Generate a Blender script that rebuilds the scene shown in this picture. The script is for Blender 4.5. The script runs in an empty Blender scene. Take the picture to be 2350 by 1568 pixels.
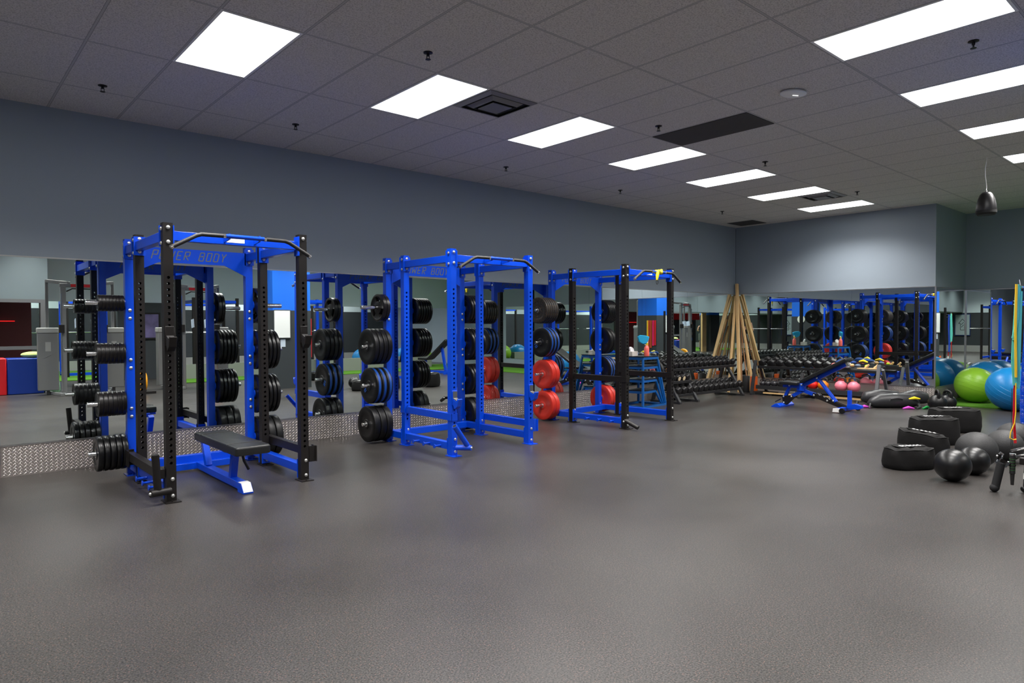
import bpy, math, random
import numpy as np
from mathutils import Matrix, Vector, Euler
random.seed(7)
PI = math.pi
COL = bpy.context.scene.collection
SC = bpy.context.scene

# ---------------------------------------------------------------- camera
FPX = 1544.35
PITCH, ROLL, YAW = -0.02287, -0.003408, 0.84998
CAMPOS = Vector((-13.9895, -8.1768, 1.4611))
fw = Vector((math.cos(YAW)*math.cos(PITCH), math.sin(YAW)*math.cos(PITCH), math.sin(PITCH)))
rt = fw.cross(Vector((0, 0, 1))).normalized()
up = rt.cross(fw)
c_, s_ = math.cos(ROLL), math.sin(ROLL)
rt, up = c_*rt + s_*up, -s_*rt + c_*up
cam = bpy.data.cameras.new('camera')
cam.sensor_width = 36
cam.lens = FPX/2350*36
cam.clip_start = 0.05
cam.clip_end = 200
co = bpy.data.objects.new('camera', cam)
COL.objects.link(co)
M = Matrix((rt, up, -fw)).transposed().to_4x4()
M.translation = CAMPOS
co.matrix_world = M
SC.camera = co
# ---------------------------------------------------------------- world, exposure
w = bpy.data.worlds.new('world')
SC.world = w
w.use_nodes = True
w.node_tree.nodes['Background'].inputs[0].default_value = (0.02, 0.022, 0.025, 1)
w.node_tree.nodes['Background'].inputs[1].default_value = 0.3
SC.view_settings.view_transform = 'Standard'
SC.view_settings.look = 'None'
SC.view_settings.exposure = 0.0
SC.view_settings.gamma = 1.0
SC.view_settings.use_curve_mapping = False
LAMP_W = 66.0          # watts of each ceiling troffer
PANEL = 5.0            # radiance of each diffuser
SC.cycles.max_bounces = 14
SC.cycles.glossy_bounces = 8
SC.cycles.diffuse_bounces = 5

# ---------------------------------------------------------------- materials
def lin(c):
    c = c/255
    return c/12.92 if c <= 0.04045 else ((c+0.055)/1.055)**2.4
MATS = {}
def mat(name, rgb, rough=0.5, metal=0.0, noise=0.0, nscale=30, bump=0.0, bscale=200, spec=0.5, coat=0.0, emit=0.0):
    if name in MATS: return MATS[name]
    m = bpy.data.materials.new(name); m.use_nodes = True
    nt = m.node_tree; b = nt.nodes['Principled BSDF']
    col = tuple(lin(v) for v in rgb)+(1,)
    b.inputs['Base Color'].default_value = col
    b.inputs['Roughness'].default_value = rough
    b.inputs['Metallic'].default_value = metal
    b.inputs['Specular IOR Level'].default_value = spec
    b.inputs['Coat Weight'].default_value = coat
    if emit:
        b.inputs['Emission Color'].default_value = col
        b.inputs['Emission Strength'].default_value = emit
    tc = nt.nodes.new('ShaderNodeTexCoord')
    if noise:
        n = nt.nodes.new('ShaderNodeTexNoise'); n.inputs['Scale'].default_value = nscale; n.inputs['Detail'].default_value = 4
        nt.links.new(tc.outputs['Object'], n.inputs['Vector'])
        r = nt.nodes.new('ShaderNodeMapRange')
        r.inputs[3].default_value = 1-noise; r.inputs[4].default_value = 1+noise
        nt.links.new(n.outputs['Fac'], r.inputs[0])
        x = nt.nodes.new('ShaderNodeVectorMath'); x.operation = 'SCALE'
        x.inputs[0].default_value = col[:3]
        nt.links.new(r.outputs[0], x.inputs['Scale']); nt.links.new(x.outputs[0], b.inputs['Base Color'])
    if bump:
        n = nt.nodes.new('ShaderNodeTexNoise'); n.inputs['Scale'].default_value = bscale
        nt.links.new(tc.outputs['Object'], n.inputs['Vector'])
        bp = nt.nodes.new('ShaderNodeBump'); bp.inputs['Strength'].default_value = bump; bp.inputs['Distance'].default_value = 0.002
        nt.links.new(n.outputs['Fac'], bp.inputs['Height']); nt.links.new(bp.outputs[0], b.inputs['Normal'])
    MATS[name] = m
    return m

BLUE = mat('blue_powder_coat', (0, 66, 198), 0.32, spec=0.4, coat=0.15)
BLACK = mat('black_powder_coat', (25, 22, 21), 0.45, noise=0.1, spec=0.3)
CHROME = mat('chrome', (225, 225, 225), 0.15, 1.0)
ZINC = mat('zinc_bolt', (215, 215, 212), 0.35, 0.9)
RUBBER = mat('black_rubber', (14, 14, 15), 0.42, noise=0.15, spec=0.35)
RUBBER2 = mat('glossy_black_rubber', (11, 11, 12), 0.3, spec=0.4)
IRON = mat('black_cast_iron', (20, 17, 17), 0.35, spec=0.4, noise=0.1)
BLUERIM = mat('blue_rubber', (18, 70, 150), 0.45)
REDRUB = mat('red_rubber', (192, 42, 28), 0.42, noise=0.08, nscale=12)
STEEL = mat('brushed_steel', (170, 168, 165), 0.35, 1.0)
GREYP = mat('grey_machine_paint', (108, 108, 108), 0.45)
WHITE = mat('white_plastic', (232, 232, 230), 0.45)
VINYL = mat('black_vinyl', (24, 25, 26), 0.38, spec=0.4, bump=0.15, bscale=300)
NYLON = mat('black_nylon', (17, 16, 16), 0.8, bump=0.4, bscale=120, spec=0.2)
LOGO = mat('white_print', (240, 240, 240), 0.6)
FOAM = mat('black_foam', (26, 26, 27), 0.75, spec=0.3)
GRIP = mat('black_grip', (28, 26, 26), 0.6)
YELLOW = mat('yellow_cloth', (235, 205, 20), 0.6)
WOODL = mat('pale_wood', (214, 176, 122), 0.55, noise=0.12, nscale=9)
WOODD = mat('brown_wood', (150, 104, 62), 0.55, noise=0.15, nscale=9)
ORANGE = mat('orange_plastic', (240, 100, 20), 0.45)
BALLBLUE = mat('blue_ball_vinyl', (20, 116, 176), 0.33, spec=0.4)
BALLGREEN = mat('green_ball_vinyl', (126, 174, 44), 0.36, spec=0.4)
PINK = mat('pink_vinyl', (240, 128, 146), 0.4)
KRED = mat('red_enamel', (215, 30, 24), 0.35)
KORANGE = mat('orange_enamel', (236, 130, 20), 0.35)
KIRON = mat('dark_iron', (40, 38, 42), 0.35, spec=0.6)
STANDBLUE = mat('steel_blue_paint', (10, 82, 150), 0.35)
DARKWALL = mat('charcoal_wall', (44, 49, 53), 0.7, noise=0.05, nscale=3)
BLUEWALL = mat('blue_wall_paint', (0, 100, 215), 0.6)
TEAL = mat('teal_rubber', (95, 200, 185), 0.5)
REDR = mat('red_strap', (205, 20, 30), 0.5)
PINKB = mat('magenta_band', (235, 30, 100), 0.5)
ORB = mat('rust_band', (190, 70, 25), 0.55)
YB = mat('yellow_band', (235, 190, 40), 0.5)
GREYM = mat('light_grey_panel', (150, 150, 147), 0.5)
REDPAD = mat('red_vinyl', (205, 16, 26), 0.4)
NAVY = mat('royal_blue_vinyl', (10, 50, 140), 0.4)
SKIN = mat('skin', (215, 160, 135), 0.55)
CLOTHK = mat('black_cotton', (18, 18, 20), 0.8)
SHORTS = mat('grey_camouflage', (120, 120, 118), 0.8, noise=0.4, nscale=14)
HAIRM = mat('dark_hair', (22, 17, 14), 0.6)
SILVER = mat('aluminium_trim', (190, 190, 188), 0.3, 0.9)
TURFG = mat('green_turf', (70, 112, 34), 0.9, noise=0.3, nscale=60, bump=0.9, bscale=220, spec=0.1)
DOORGREY = mat('grey_window_frame', (88, 88, 90), 0.5)
FLECK = None

def mirror_mat():
    m = bpy.data.materials.new('mirror_glass'); m.use_nodes = True
    b = m.node_tree.nodes['Principled BSDF']
    b.inputs['Base Color'].default_value = (0.84, 0.9, 0.88, 1); b.inputs['Metallic'].default_value = 1
    b.inputs['Roughness'].default_value = 0.0
    return m
MIRROR = mirror_mat()
def emit_mat(name, rgb, s):
    m = bpy.data.materials.new(name); m.use_nodes = True; nt = m.node_tree; nt.nodes.clear()
    e = nt.nodes.new('ShaderNodeEmission'); o = nt.nodes.new('ShaderNodeOutputMaterial')
    e.inputs[0].default_value = (*rgb, 1); e.inputs[1].default_value = s
    nt.links.new(e.outputs[0], o.inputs[0]); return m
DIFFUSER = emit_mat('lit_diffuser', (1, 1, 1.0), PANEL)
LED = emit_mat('led_strip', (1, 1, 1), 1.6)
NEON = emit_mat('red_neon', (1, 0.02, 0.02), 1.2)

def nodes(m): return m.node_tree.nodes, m.node_tree.links
def floor_mat():
    m = mat('rubber_floor', (86, 82, 81), 0.5, spec=0.42)
    N, L = nodes(m); b = N['Principled BSDF']
    tc = N.new('ShaderNodeTexCoord')
    v = N.new('ShaderNodeTexNoise'); v.inputs['Scale'].default_value = 120; v.inputs['Detail'].default_value = 2
    L.new(tc.outputs['Object'], v.inputs['Vector'])
    r = N.new('ShaderNodeValToRGB'); e = r.color_ramp.elements
    e[0].position = 0.38; e[0].color = (0.012, 0.0112, 0.0106, 1)
    e[1].position = 0.62; e[1].color = (0.052, 0.048, 0.045, 1)
    L.new(v.outputs['Fac'], r.inputs[0])
    v2 = N.new('ShaderNodeTexVoronoi'); v2.inputs['Scale'].default_value = 85
    L.new(tc.outputs['Object'], v2.inputs['Vector'])
    r2 = N.new('ShaderNodeValToRGB'); e = r2.color_ramp.elements
    e[0].position = 0.12; e[0].color = (1, 1, 1, 1); e[1].position = 0.20; e[1].color = (0, 0, 0, 1)
    L.new(v2.outputs['Distance'], r2.inputs[0])
    n3 = N.new('ShaderNodeTexNoise'); n3.inputs['Scale'].default_value = 0.7; n3.inputs['Detail'].default_value = 6
    L.new(tc.outputs['Object'], n3.inputs['Vector'])
    mr = N.new('ShaderNodeMapRange'); mr.inputs[1].default_value = 0.3; mr.inputs[2].default_value = 0.7
    mr.inputs[3].default_value = 0.85; mr.inputs[4].default_value = 1.2
    L.new(n3.outputs['Fac'], mr.inputs[0])
    mx = N.new('ShaderNodeMix'); mx.data_type = 'RGBA'
    L.new(r2.outputs[0], mx.inputs[0]); L.new(r.outputs[0], mx.inputs[6]); mx.inputs[7].default_value = (0.15, 0.085, 0.068, 1)
    sc = N.new('ShaderNodeVectorMath'); sc.operation = 'SCALE'
    L.new(mx.outputs[2], sc.inputs[0]); L.new(mr.outputs[0], sc.inputs['Scale'])
    L.new(sc.outputs[0], b.inputs['Base Color'])
    rr = N.new('ShaderNodeMapRange'); rr.inputs[3].default_value = 0.24; rr.inputs[4].default_value = 0.48
    L.new(n3.outputs['Fac'], rr.inputs[0]); L.new(rr.outputs[0], b.inputs['Roughness'])
    bp = N.new('ShaderNodeBump'); bp.inputs['Strength'].default_value = 0.10; bp.inputs['Distance'].default_value = 0.001
    L.new(v.outputs['Fac'], bp.inputs['Height']); L.new(bp.outputs[0], b.inputs['Normal'])
    return m
FLOOR = floor_mat()
def wall_mat(name, rgb):
    m = mat(name, rgb, 0.48)
    N, L = nodes(m); b = N['Principled BSDF']; b.inputs['Specular IOR Level'].default_value = 0.5
    tc = N.new('ShaderNodeTexCoord')
    n = N.new('ShaderNodeTexNoise'); n.inputs['Scale'].default_value = 140; n.inputs['Detail'].default_value = 3
    L.new(tc.outputs['Object'], n.inputs['Vector'])
    bp = N.new('ShaderNodeBump'); bp.inputs['Strength'].default_value = 0.25; bp.inputs['Distance'].default_value = 0.002
    L.new(n.outputs['Fac'], bp.inputs['Height']); L.new(bp.outputs[0], b.inputs['Normal'])
    return m
WALL = wall_mat('slate_wall_paint', (140, 151, 161))
WALL2 = wall_mat('slate_wall_paint_brightened', (205, 218, 222))  # slate paint lightened, standing in for stronger light on the back walls
WALL3 = wall_mat('partition_paint_dimmed', (100, 110, 114))  # slate paint darkened in colour to offset the troffers close by
CH = 3.68
TG = 0.6096
GX, GY = -12.381, -2.0636
def ceiling_mat():
    m = mat('ceiling_tile', (190, 184, 182), 0.9, spec=0.1)
    N, L = nodes(m); b = N['Principled BSDF']
    tc = N.new('ShaderNodeTexCoord'); sp = N.new('ShaderNodeSeparateXYZ'); L.new(tc.outputs['Object'], sp.inputs[0])
    def line(out, off, per, wd):
        a = N.new('ShaderNodeMath'); a.operation = 'SUBTRACT'; L.new(out, a.inputs[0]); a.inputs[1].default_value = off-per/2
        d = N.new('ShaderNodeMath'); d.operation = 'FLOORED_MODULO'; L.new(a.outputs[0], d.inputs[0]); d.inputs[1].default_value = per
        s = N.new('ShaderNodeMath'); s.operation = 'SUBTRACT'; L.new(d.outputs[0], s.inputs[0]); s.inputs[1].default_value = per/2
        ab = N.new('ShaderNodeMath'); ab.operation = 'ABSOLUTE'; L.new(s.outputs[0], ab.inputs[0])
        lt = N.new('ShaderNodeMath'); lt.operation = 'LESS_THAN'; L.new(ab.outputs[0], lt.inputs[0]); lt.inputs[1].default_value = wd
        return lt.outputs[0], ab.outputs[0]
    lx, ax = line(sp.outputs['X'], GX, TG, 0.008); ly, ay = line(sp.outputs['Y'], GY, 2*TG, 0.008)
    ex, _ = line(sp.outputs['X'], GX, TG, 0.0115); ey, _ = line(sp.outputs['Y'], GY, 2*TG, 0.0115)
    mxx = N.new('ShaderNodeMath'); mxx.operation = 'MAXIMUM'; L.new(lx, mxx.inputs[0]); L.new(ly, mxx.inputs[1])
    mxe = N.new('ShaderNodeMath'); mxe.operation = 'MAXIMUM'; L.new(ex, mxe.inputs[0]); L.new(ey, mxe.inputs[1])
    n = N.new('ShaderNodeTexNoise'); n.inputs['Scale'].default_value = 90; n.inputs['Detail'].default_value = 3
    L.new(tc.outputs['Object'], n.inputs['Vector'])
    r = N.new('ShaderNodeValToRGB'); e = r.color_ramp.elements
    e[0].position = 0.35; e[0].color = (0.44, 0.42, 0.40, 1); e[1].position = 0.55; e[1].color = (0.66, 0.628, 0.60, 1)
    L.new(n.outputs['Fac'], r.inputs[0])
    m1 = N.new('ShaderNodeMix'); m1.data_type = 'RGBA'; L.new(mxe.outputs[0], m1.inputs[0]); L.new(r.outputs[0], m1.inputs[6]); m1.inputs[7].default_value = (0.24, 0.23, 0.23, 1)
    m2 = N.new('ShaderNodeMix'); m2.data_type = 'RGBA'; L.new(mxx.outputs[0], m2.inputs[0]); L.new(m1.outputs[2], m2.inputs[6]); m2.inputs[7].default_value = (0.46, 0.45, 0.44, 1)
    L.new(m2.outputs[2], b.inputs['Base Color'])
    bp = N.new('ShaderNodeBump'); bp.inputs['Strength'].default_value = 0.4; bp.inputs['Distance'].default_value = 0.003
    L.new(n.outputs['Fac'], bp.inputs['Height']); L.new(bp.outputs[0], b.inputs['Normal'])
    return m
CEIL = ceiling_mat()
def fleck_mat():
    m = mat('flecked_rubber', (24, 24, 25), 0.5)
    N, L = nodes(m); b = N['Principled BSDF']
    tc = N.new('ShaderNodeTexCoord'); v = N.new('ShaderNodeTexNoise'); v.inputs['Scale'].default_value = 90; v.inputs['Detail'].default_value = 2
    L.new(tc.outputs['Object'], v.inputs['Vector'])
    r = N.new('ShaderNodeValToRGB'); e = r.color_ramp.elements
    e[0].position = 0.58; e[0].color = (0.010, 0.010, 0.010, 1); e[1].position = 0.66; e[1].color = (0.16, 0.09, 0.04, 1)
    L.new(v.outputs['Fac'], r.inputs[0]); L.new(r.outputs[0], b.inputs['Base Color']); return m
FLECK = fleck_mat()

# ---------------------------------------------------------------- mesh builder
class MB:
    def __init__(s): s.v = []; s.f = []
    def add(s, vs, fs):
        n = len(s.v); s.v += [tuple(p) for p in vs]; s.f += [tuple(i+n for i in f) for f in fs]; return s
    def box(s, c, d, R=None):
        h = [x/2 for x in d]; vs = []
        for x in (-1, 1):
            for y in (-1, 1):
                for z in (-1, 1):
                    p = Vector((x*h[0], y*h[1], z*h[2]))
                    if R is not None: p = R @ p
                    vs.append(p+Vector(c))
        return s.add(vs, [(0, 1, 3, 2), (4, 6, 7, 5), (0, 4, 5, 1), (2, 3, 7, 6), (0, 2, 6, 4), (1, 5, 7, 3)])
    def bx(s, x0, x1, y0, y1, z0, z1): return s.box(((x0+x1)/2, (y0+y1)/2, (z0+z1)/2), (abs(x1-x0), abs(y1-y0), abs(z1-z0)))
    def bar(s, p0, p1, w, h, upv=(0, 0, 1)):
        p0, p1 = Vector(p0), Vector(p1); d = (p1-p0); L = d.length; d.normalize()
        u = Vector(upv); x = d.cross(u)
        if x.length < 1e-4: x = Vector((1, 0, 0))
        x.normalize(); z = x.cross(d)
        R = Matrix((x, d, z)).transposed()
        return s.box((p0+p1)/2, (w, L, h), R)
    def tube(s, pts, r, n=12, cap=True):
        pts = [Vector(p) for p in pts]; rs = r if isinstance(r, (list, tuple)) else [r]*len(pts)
        rings = []; prev = None
        for i, p in enumerate(pts):
            if i == 0: d = pts[1]-p
            elif i == len(pts)-1: d = p-pts[i-1]
            else: d = (pts[i+1]-p).normalized()+(p-pts[i-1]).normalized()
            d.normalize()
            if prev is None:
                a = Vector((0, 0, 1)) if abs(d.z) < .9 else Vector((1, 0, 0))
                x = d.cross(a).normalized()
            else:
                x = (prev-d*prev.dot(d)).normalized()
            prev = x; y = d.cross(x)
            rings.append([p+(x*math.cos(2*PI*k/n)+y*math.sin(2*PI*k/n))*rs[i] for k in range(n)])
        vs = [q for ring in rings for q in ring]; fs = []
        for i in range(len(pts)-1):
            for k in range(n):
                a = i*n+k; b = i*n+(k+1) % n
                fs.append((a, b, b+n, a+n))
        if cap:
            fs.append(tuple(range(n-1, -1, -1))); fs.append(tuple(range((len(pts)-1)*n, len(pts)*n)))
        return s.add(vs, fs)
    def cyl(s, p0, p1, r, n=16): return s.tube([p0, p1], r, n)
    def lathe(s, prof, n=48, axis='z', c=(0, 0, 0), closed=False):
        vs = []; fs = []; m = len(prof)
        for k in range(n):
            a = 2*PI*k/n
            for (r, h) in prof:
                if axis == 'z': p = (r*math.cos(a), r*math.sin(a), h)
                else: p = (h, r*math.cos(a), r*math.sin(a))
                vs.append((p[0]+c[0], p[1]+c[1], p[2]+c[2]))
        mm = m if closed else m-1
        for k in range(n):
            for i in range(mm):
                a = k*m+i; b = k*m+(i+1) % m; c2 = ((k+1) % n)*m+(i+1) % m; d = ((k+1) % n)*m+i
                fs.append((a, d, c2, b) if axis == 'z' else (a, b, c2, d))
        return s.add(vs, fs)
    def prism(s, poly, t0, t1, f):
        """poly: list of 2D points, extruded between t0 and t1; f(u,v,t)->xyz"""
        n = len(poly); vs = [f(u, v, t0) for u, v in poly]+[f(u, v, t1) for u, v in poly]
        fs = [tuple(range(n)), tuple(range(2*n-1, n-1, -1))]
        fs += [(i, n+i, n+(i+1) % n, (i+1) % n) for i in range(n)]
        return s.add(vs, fs)
    def sphere(s, c, r, n=32, m=16, sq=(1, 1, 1)):
        prof = [(max(1e-4, math.sin(PI*i/m)), -math.cos(PI*i/m)) for i in range(m+1)]
        vs = []; fs = []
        for k in range(n):
            a = 2*PI*k/n
            for (q, h) in prof: vs.append((c[0]+r*sq[0]*q*math.cos(a), c[1]+r*sq[1]*q*math.sin(a), c[2]+r*sq[2]*h))
        mm = m+1
        for k in range(n):
            for i in range(m):
                fs.append((k*mm+i, ((k+1) % n)*mm+i, ((k+1) % n)*mm+i+1, k*mm+i+1))
        return s.add(vs, fs)
    def mesh(s, name, m, smooth=True, angle=35):
        me = bpy.data.meshes.new(name); me.from_pydata(s.v, [], s.f); me.update()
        import bmesh
        bm = bmesh.new(); bm.from_mesh(me); bmesh.ops.recalc_face_normals(bm, faces=bm.faces); bm.to_mesh(me); bm.free()
        if smooth:
            me.polygons.foreach_set('use_smooth', [True]*len(me.polygons))
            me.set_sharp_from_angle(angle=math.radians(angle))
        me.materials.append(m)
        return me

def link(name, me, parent=None, loc=(0, 0, 0), rot=(0, 0, 0), scale=None, bevel=0.0):
    o = bpy.data.objects.new(name, me); COL.objects.link(o)
    o.location = loc; o.rotation_euler = rot
    if scale: o.scale = scale
    if parent: o.parent = parent
    if bevel:
        b = o.modifiers.new('bevel', 'BEVEL'); b.width = bevel; b.segments = 2; b.limit_method = 'ANGLE'; b.angle_limit = math.radians(50)
    return o
def tag(o, label=None, cat=None, group=None, kind=None):
    if label: o['label'] = label
    if cat: o['category'] = cat
    if group: o['group'] = group
    if kind: o['kind'] = kind
    return o
def thing(name, label, cat, loc=(0, 0, 0), rz=0, group=None):
    o = bpy.data.objects.new(name, None); COL.objects.link(o); o.empty_display_size = 0.1
    o.location = loc; o.rotation_euler = (0, 0, rz)
    return tag(o, label, cat, group)
def part(name, mb, m, parent, bevel=0.0, loc=(0, 0, 0), rot=(0, 0, 0), label=None, smooth=True, angle=35):
    o = link(name, mb.mesh(name, m, smooth, angle), parent, loc, rot, bevel=bevel)
    if label: o['label'] = label
    return o
def single(name, mb, m, label, cat, group=None, loc=(0, 0, 0), rot=(0, 0, 0), bevel=0.0, smooth=True, angle=35):
    return tag(link(name, mb.mesh(name, m, smooth, angle), None, loc, rot, bevel=bevel), label, cat, group)
def structure(name, mb, m, loc=(0, 0, 0), smooth=False):
    return tag(link(name, mb.mesh(name, m, smooth), None, loc), None, None, None, 'structure')
def copy_tree(o, parent=None):
    c = o.copy(); COL.objects.link(c)
    if parent: c.parent = parent
    for ch in list(o.children): copy_tree(ch, c)
    return c
ORD = ['zeroth', 'first', 'second', 'third', 'fourth', 'fifth', 'sixth', 'seventh', 'eighth', 'ninth', 'tenth', 'eleventh', 'twelfth',
       'thirteenth', 'fourteenth', 'fifteenth', 'sixteenth', 'seventeenth', 'eighteenth', 'nineteenth', 'twentieth',
       'twenty-first', 'twenty-second', 'twenty-third', 'twenty-fourth', 'twenty-fifth']
Y2 = -18.5; X0 = -25.0; XR = 1.79; YJ = -4.03

# ================================================================= STRUCTURE
structure('floor', MB().bx(X0, XR+.1, Y2, 0.1, -0.1, 0), FLOOR)
structure('ceiling', MB().bx(X0, XR+.1, Y2, 0.1, CH, CH+0.1), CEIL)
structure('wall_left', MB().bx(X0, 0.0, 0.012, 0.16, 0, CH), WALL)
structure('wall_back', MB().bx(0.012, 0.16, YJ+0.012, 0.012, 0, CH), WALL)
structure('wall_jog', MB().bx(0.16, XR+.1, YJ+0.012, YJ+0.15, 0, CH), WALL)
structure('wall_recess', MB().bx(XR+0.012, XR+0.15, Y2, YJ+.012, 0, CH), WALL)
structure('wall_front', MB().bx(X0, XR, Y2-.15, Y2, 2.1, CH), WALL2)
structure('wall_front_lower', MB().bx(X0, XR, Y2-.15, Y2+0.01, 0, 2.1), DARKWALL)
structure('wall_right', MB().bx(X0-.15, X0, Y2, 0, 2.1, CH), WALL2)
structure('wall_right_lower', MB().bx(X0-.15, X0+0.01, Y2, 0, 0, 2.1), DARKWALL)
structure('wall_bulkhead', MB().bx(X0, XR, -13.15, -13.0, 2.157, CH), WALL2)
structure('baseboard_front', MB().bx(X0, XR, Y2, Y2+.02, 0, .34), GREYM)
structure('baseboard_right', MB().bx(X0, X0+.02, Y2, -1, 0, .34), GREYM)
# partition with red lit window beside the training mats
structure('trim_window_frame', MB().bx(-14.4, -11.7, -11.25, -11.15, 2.05, 2.13).bx(-11.85, -11.7, -11.25, -11.15, 0, 2.05).bx(-14.4, -11.85, -11.25, -11.15, 0.95, 1.03).bx(-14.4, -11.85, -11.25, -11.15, 0, .06), DOORGREY)
structure('trim_partition_dark', MB().bx(-14.6, -11.85, -13.0, -12.95, 0, 2.15), mat('dark_red_partition', (70, 8, 10), 0.6))
structure('wall_partition', MB().bx(-24.9, -11.7, -11.25, -11.15, 2.13, CH), WALL3)
# diamond plate kick panels
def diamond(L):
    mb = MB(); H = 0.30
    mb.bx(0, L, -0.003, 0, 0, H)
    def loz(cx, cz, a, l=0.017, wd=0.0042, h=0.0022):
        ca, sa = math.cos(a), math.sin(a)
        P = [(-l, 0, 0), (-l*.5, wd, 0), (l*.5, wd, 0), (l, 0, 0), (l*.5, -wd, 0), (-l*.5, -wd, 0), (-l*.55, 0, h), (l*.55, 0, h)]
        vs = [(cx+x*ca-z*sa, -0.003-y, cz+x*sa+z*ca) for x, z, y in P]
        mb.add(vs, [(0, 6, 1), (1, 6, 7, 2), (2, 7, 3), (3, 7, 4), (4, 7, 6, 5), (5, 6, 0)])
    nx = int(L/0.043); nz = 9
    for i in range(nx):
        for j in range(nz):
            cx = 0.02+i*0.043; cz = 0.016+j*0.034
            if cz < H-.01: loz(cx, cz, 0.7)
            if cz+.017 < H-.01 and cx+.0215 < L-.015: loz(cx+.0215, cz+.017, -0.7)
    return mb
ALU = mat('diamond_plate_aluminium', (196, 188, 182), 0.30, 0.8)
def kick(name, L, loc, rz, label):
    mb = diamond(L)
    o = tag(link(name, mb.mesh(name, ALU, False), None, loc, (0, 0, rz)), label, 'kick plate', 'diamond plate kick panels under the mirrors')
    t = MB().bx(0, L, -0.012, 0.0, 0.30, 0.312)
    part('edge_trim', t, SILVER, o)
kick('kick_plate', 13.43, (-13.43, 0.004, 0), 0, 'long shiny diamond tread kick plate under the mirrors behind the power racks')
kick('kick_plate', 4.03, (0.004, -0.0, 0), -PI/2, 'diamond tread kick plate under the far wall mirrors behind the kettlebells')
kick('kick_plate', 1.75, (0.03, YJ+0.004, 0), 0, 'short diamond tread kick plate under the mirror of the stepped wall by the exercise balls')
# mirrors
MZ0, MZ1 = 0.314, 2.157
def mirror(x0, y0, x1, y1, label, z1=MZ1):
    d = Vector((x1-x0, y1-y0, 0)); L = d.length; a = math.atan2(d.y, d.x)
    mb = MB().bx(0.0015, L-0.0015, 0.0, 0.006, MZ0, z1)
    o = tag(link('wall_mirror', mb.mesh('wall_mirror', MIRROR, False), None, (x0, y0, 0), (0, 0, a)), label, 'mirror', 'tall frameless wall mirrors')
    part('top_channel', MB().bx(0, L, -0.006, 0.006, z1, z1+0.014), SILVER, o)
    return o
seams = [-13.43]+[-0.39-1.523*k for k in range(8, -1, -1)]+[0]
for i in range(len(seams)-1):
    where = 'at the left edge by the dark post' if i == 0 else ('in the room corner behind the wooden poles' if i == len(seams)-2 else '%s pane from the left edge of the long wall' % ORD[i+1])
    mirror(seams[i], 0.0, seams[i+1], 0.0, 'wall mirror on the rack wall, '+where)
for i, (a, b) in enumerate([(0, -1.01), (-1.01, -2.54), (-2.54, -4.03)]):
    mirror(0.0, a, 0.0, b, 'wall mirror on the far wall, '+['nearest the wooden poles', 'middle pane above the dumbbell rack', 'pane at the wall corner above the sandbags'][i])
mirror(0.03, YJ, XR, YJ, 'narrow wall mirror on the stepped wall facing the camera side, above green ball', 2.145)
for i in range(4):
    mirror(XR, YJ-1.52*i, XR, YJ-1.52*(i+1), 'wall mirror of the recess behind the exercise balls, %s from the step' % ORD[i+1], 2.145)
structure('trim_mirror_corner', MB().bx(XR-.012, XR+.004, YJ-.016, YJ, MZ0, 2.16), SILVER)
structure('trim_wall_corner', MB().bx(-0.004, 0.028, YJ-.004, YJ+.02, MZ0, 2.157), SILVER)
structure('trim_left_post', MB().bx(-13.50, -13.435, -0.03, 0.01, 0.13, 2.157), mat('dark_post_paint', (18, 20, 26), .5))
structure('trim_left_post_base', MB().bx(-13.50, -13.435, -0.035, 0.01, 0.0, 0.13), mat('pinkish_post_base', (150, 128, 124), .6))
# turf
tag(link('turf', MB().bx(-0.05, XR, -13, YJ, 0.0, 0.018).mesh('turf', TURFG, False)), 'bright green artificial turf strip under the exercise balls', 'turf', None, 'stuff')
tag(link('turf', MB().bx(X0+.1, -9.5, -18.4, -13.6, 0.0, 0.018).mesh('turf', TURFG, False)), 'green artificial turf lane at the far side, seen in the mirrors', 'turf', None, 'stuff')
tag(link('turf', MB().bx(-9.0, -.05, -11.895, -10.6, 0.0, 0.018).mesh('turf', TURFG, False)), 'green artificial turf before the low pale wall, seen in the rack wall mirrors', 'turf', None, 'stuff')
structure('wall_low', MB().bx(-9.0, -0.2, -12.1, -11.9, 0, 0.42), mat('mesh_panel_grey', (120, 124, 116), .7))

# ================================================================= CEILING FIXTURES
frame_me = MB().bx(-.3, .3, -.605, -.585, -.004, .0).bx(-.3, .3, .585, .605, -.004, 0).bx(-.3, -.28, -.585, .585, -.004, 0).bx(.28, .3, -.585, .585, -.004, 0).mesh('frame', WHITE, False)
diff_me = MB().bx(-.28, .28, -.585, .585, -.003, 0).mesh('diffuser', DIFFUSER, False)
ROWLAB = {0: 'row along the mirror wall', 1: 'row on the right of the picture', 2: 'row over the camera side', 3: 'row before the bulkhead', 4: 'row over the far turf'}
def troffer(ix, row):
    x = GX+(ix*3+.5)*TG; y = GY-TG-row*6*TG
    if ix > 6 or ix < -3 and row < 2: return
    if x > XR-.4: return
    o = thing('ceiling_light', 'lit white ceiling troffer, %s, %s' % (ROWLAB[row], ('%s from the near end' % ORD[ix+1]) if ix >= 0 else ('%s behind the near end' % ORD[-ix])), 'ceiling light', (x, y, CH), 0, 'recessed ceiling lights')
    link('frame', frame_me, o); link('diffuser', diff_me, o)
    ld = bpy.data.lights.new('troffer_light', 'AREA'); ld.shape = 'RECTANGLE'; ld.size = .56; ld.size_y = 1.17
    ld.energy = LAMP_W; ld.spread = math.radians(128); ld.color = (1.0, 0.972, 0.94)
    lo = bpy.data.objects.new('troffer_light', ld); COL.objects.link(lo); lo.parent = o; lo.location = (0, 0, -0.006)
for r in range(5):
    for ix in range(-6, 8):
        if r == 4 and ix % 2: continue
        if r >= 2 and ix < -6: continue
        troffer(ix, r)
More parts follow.
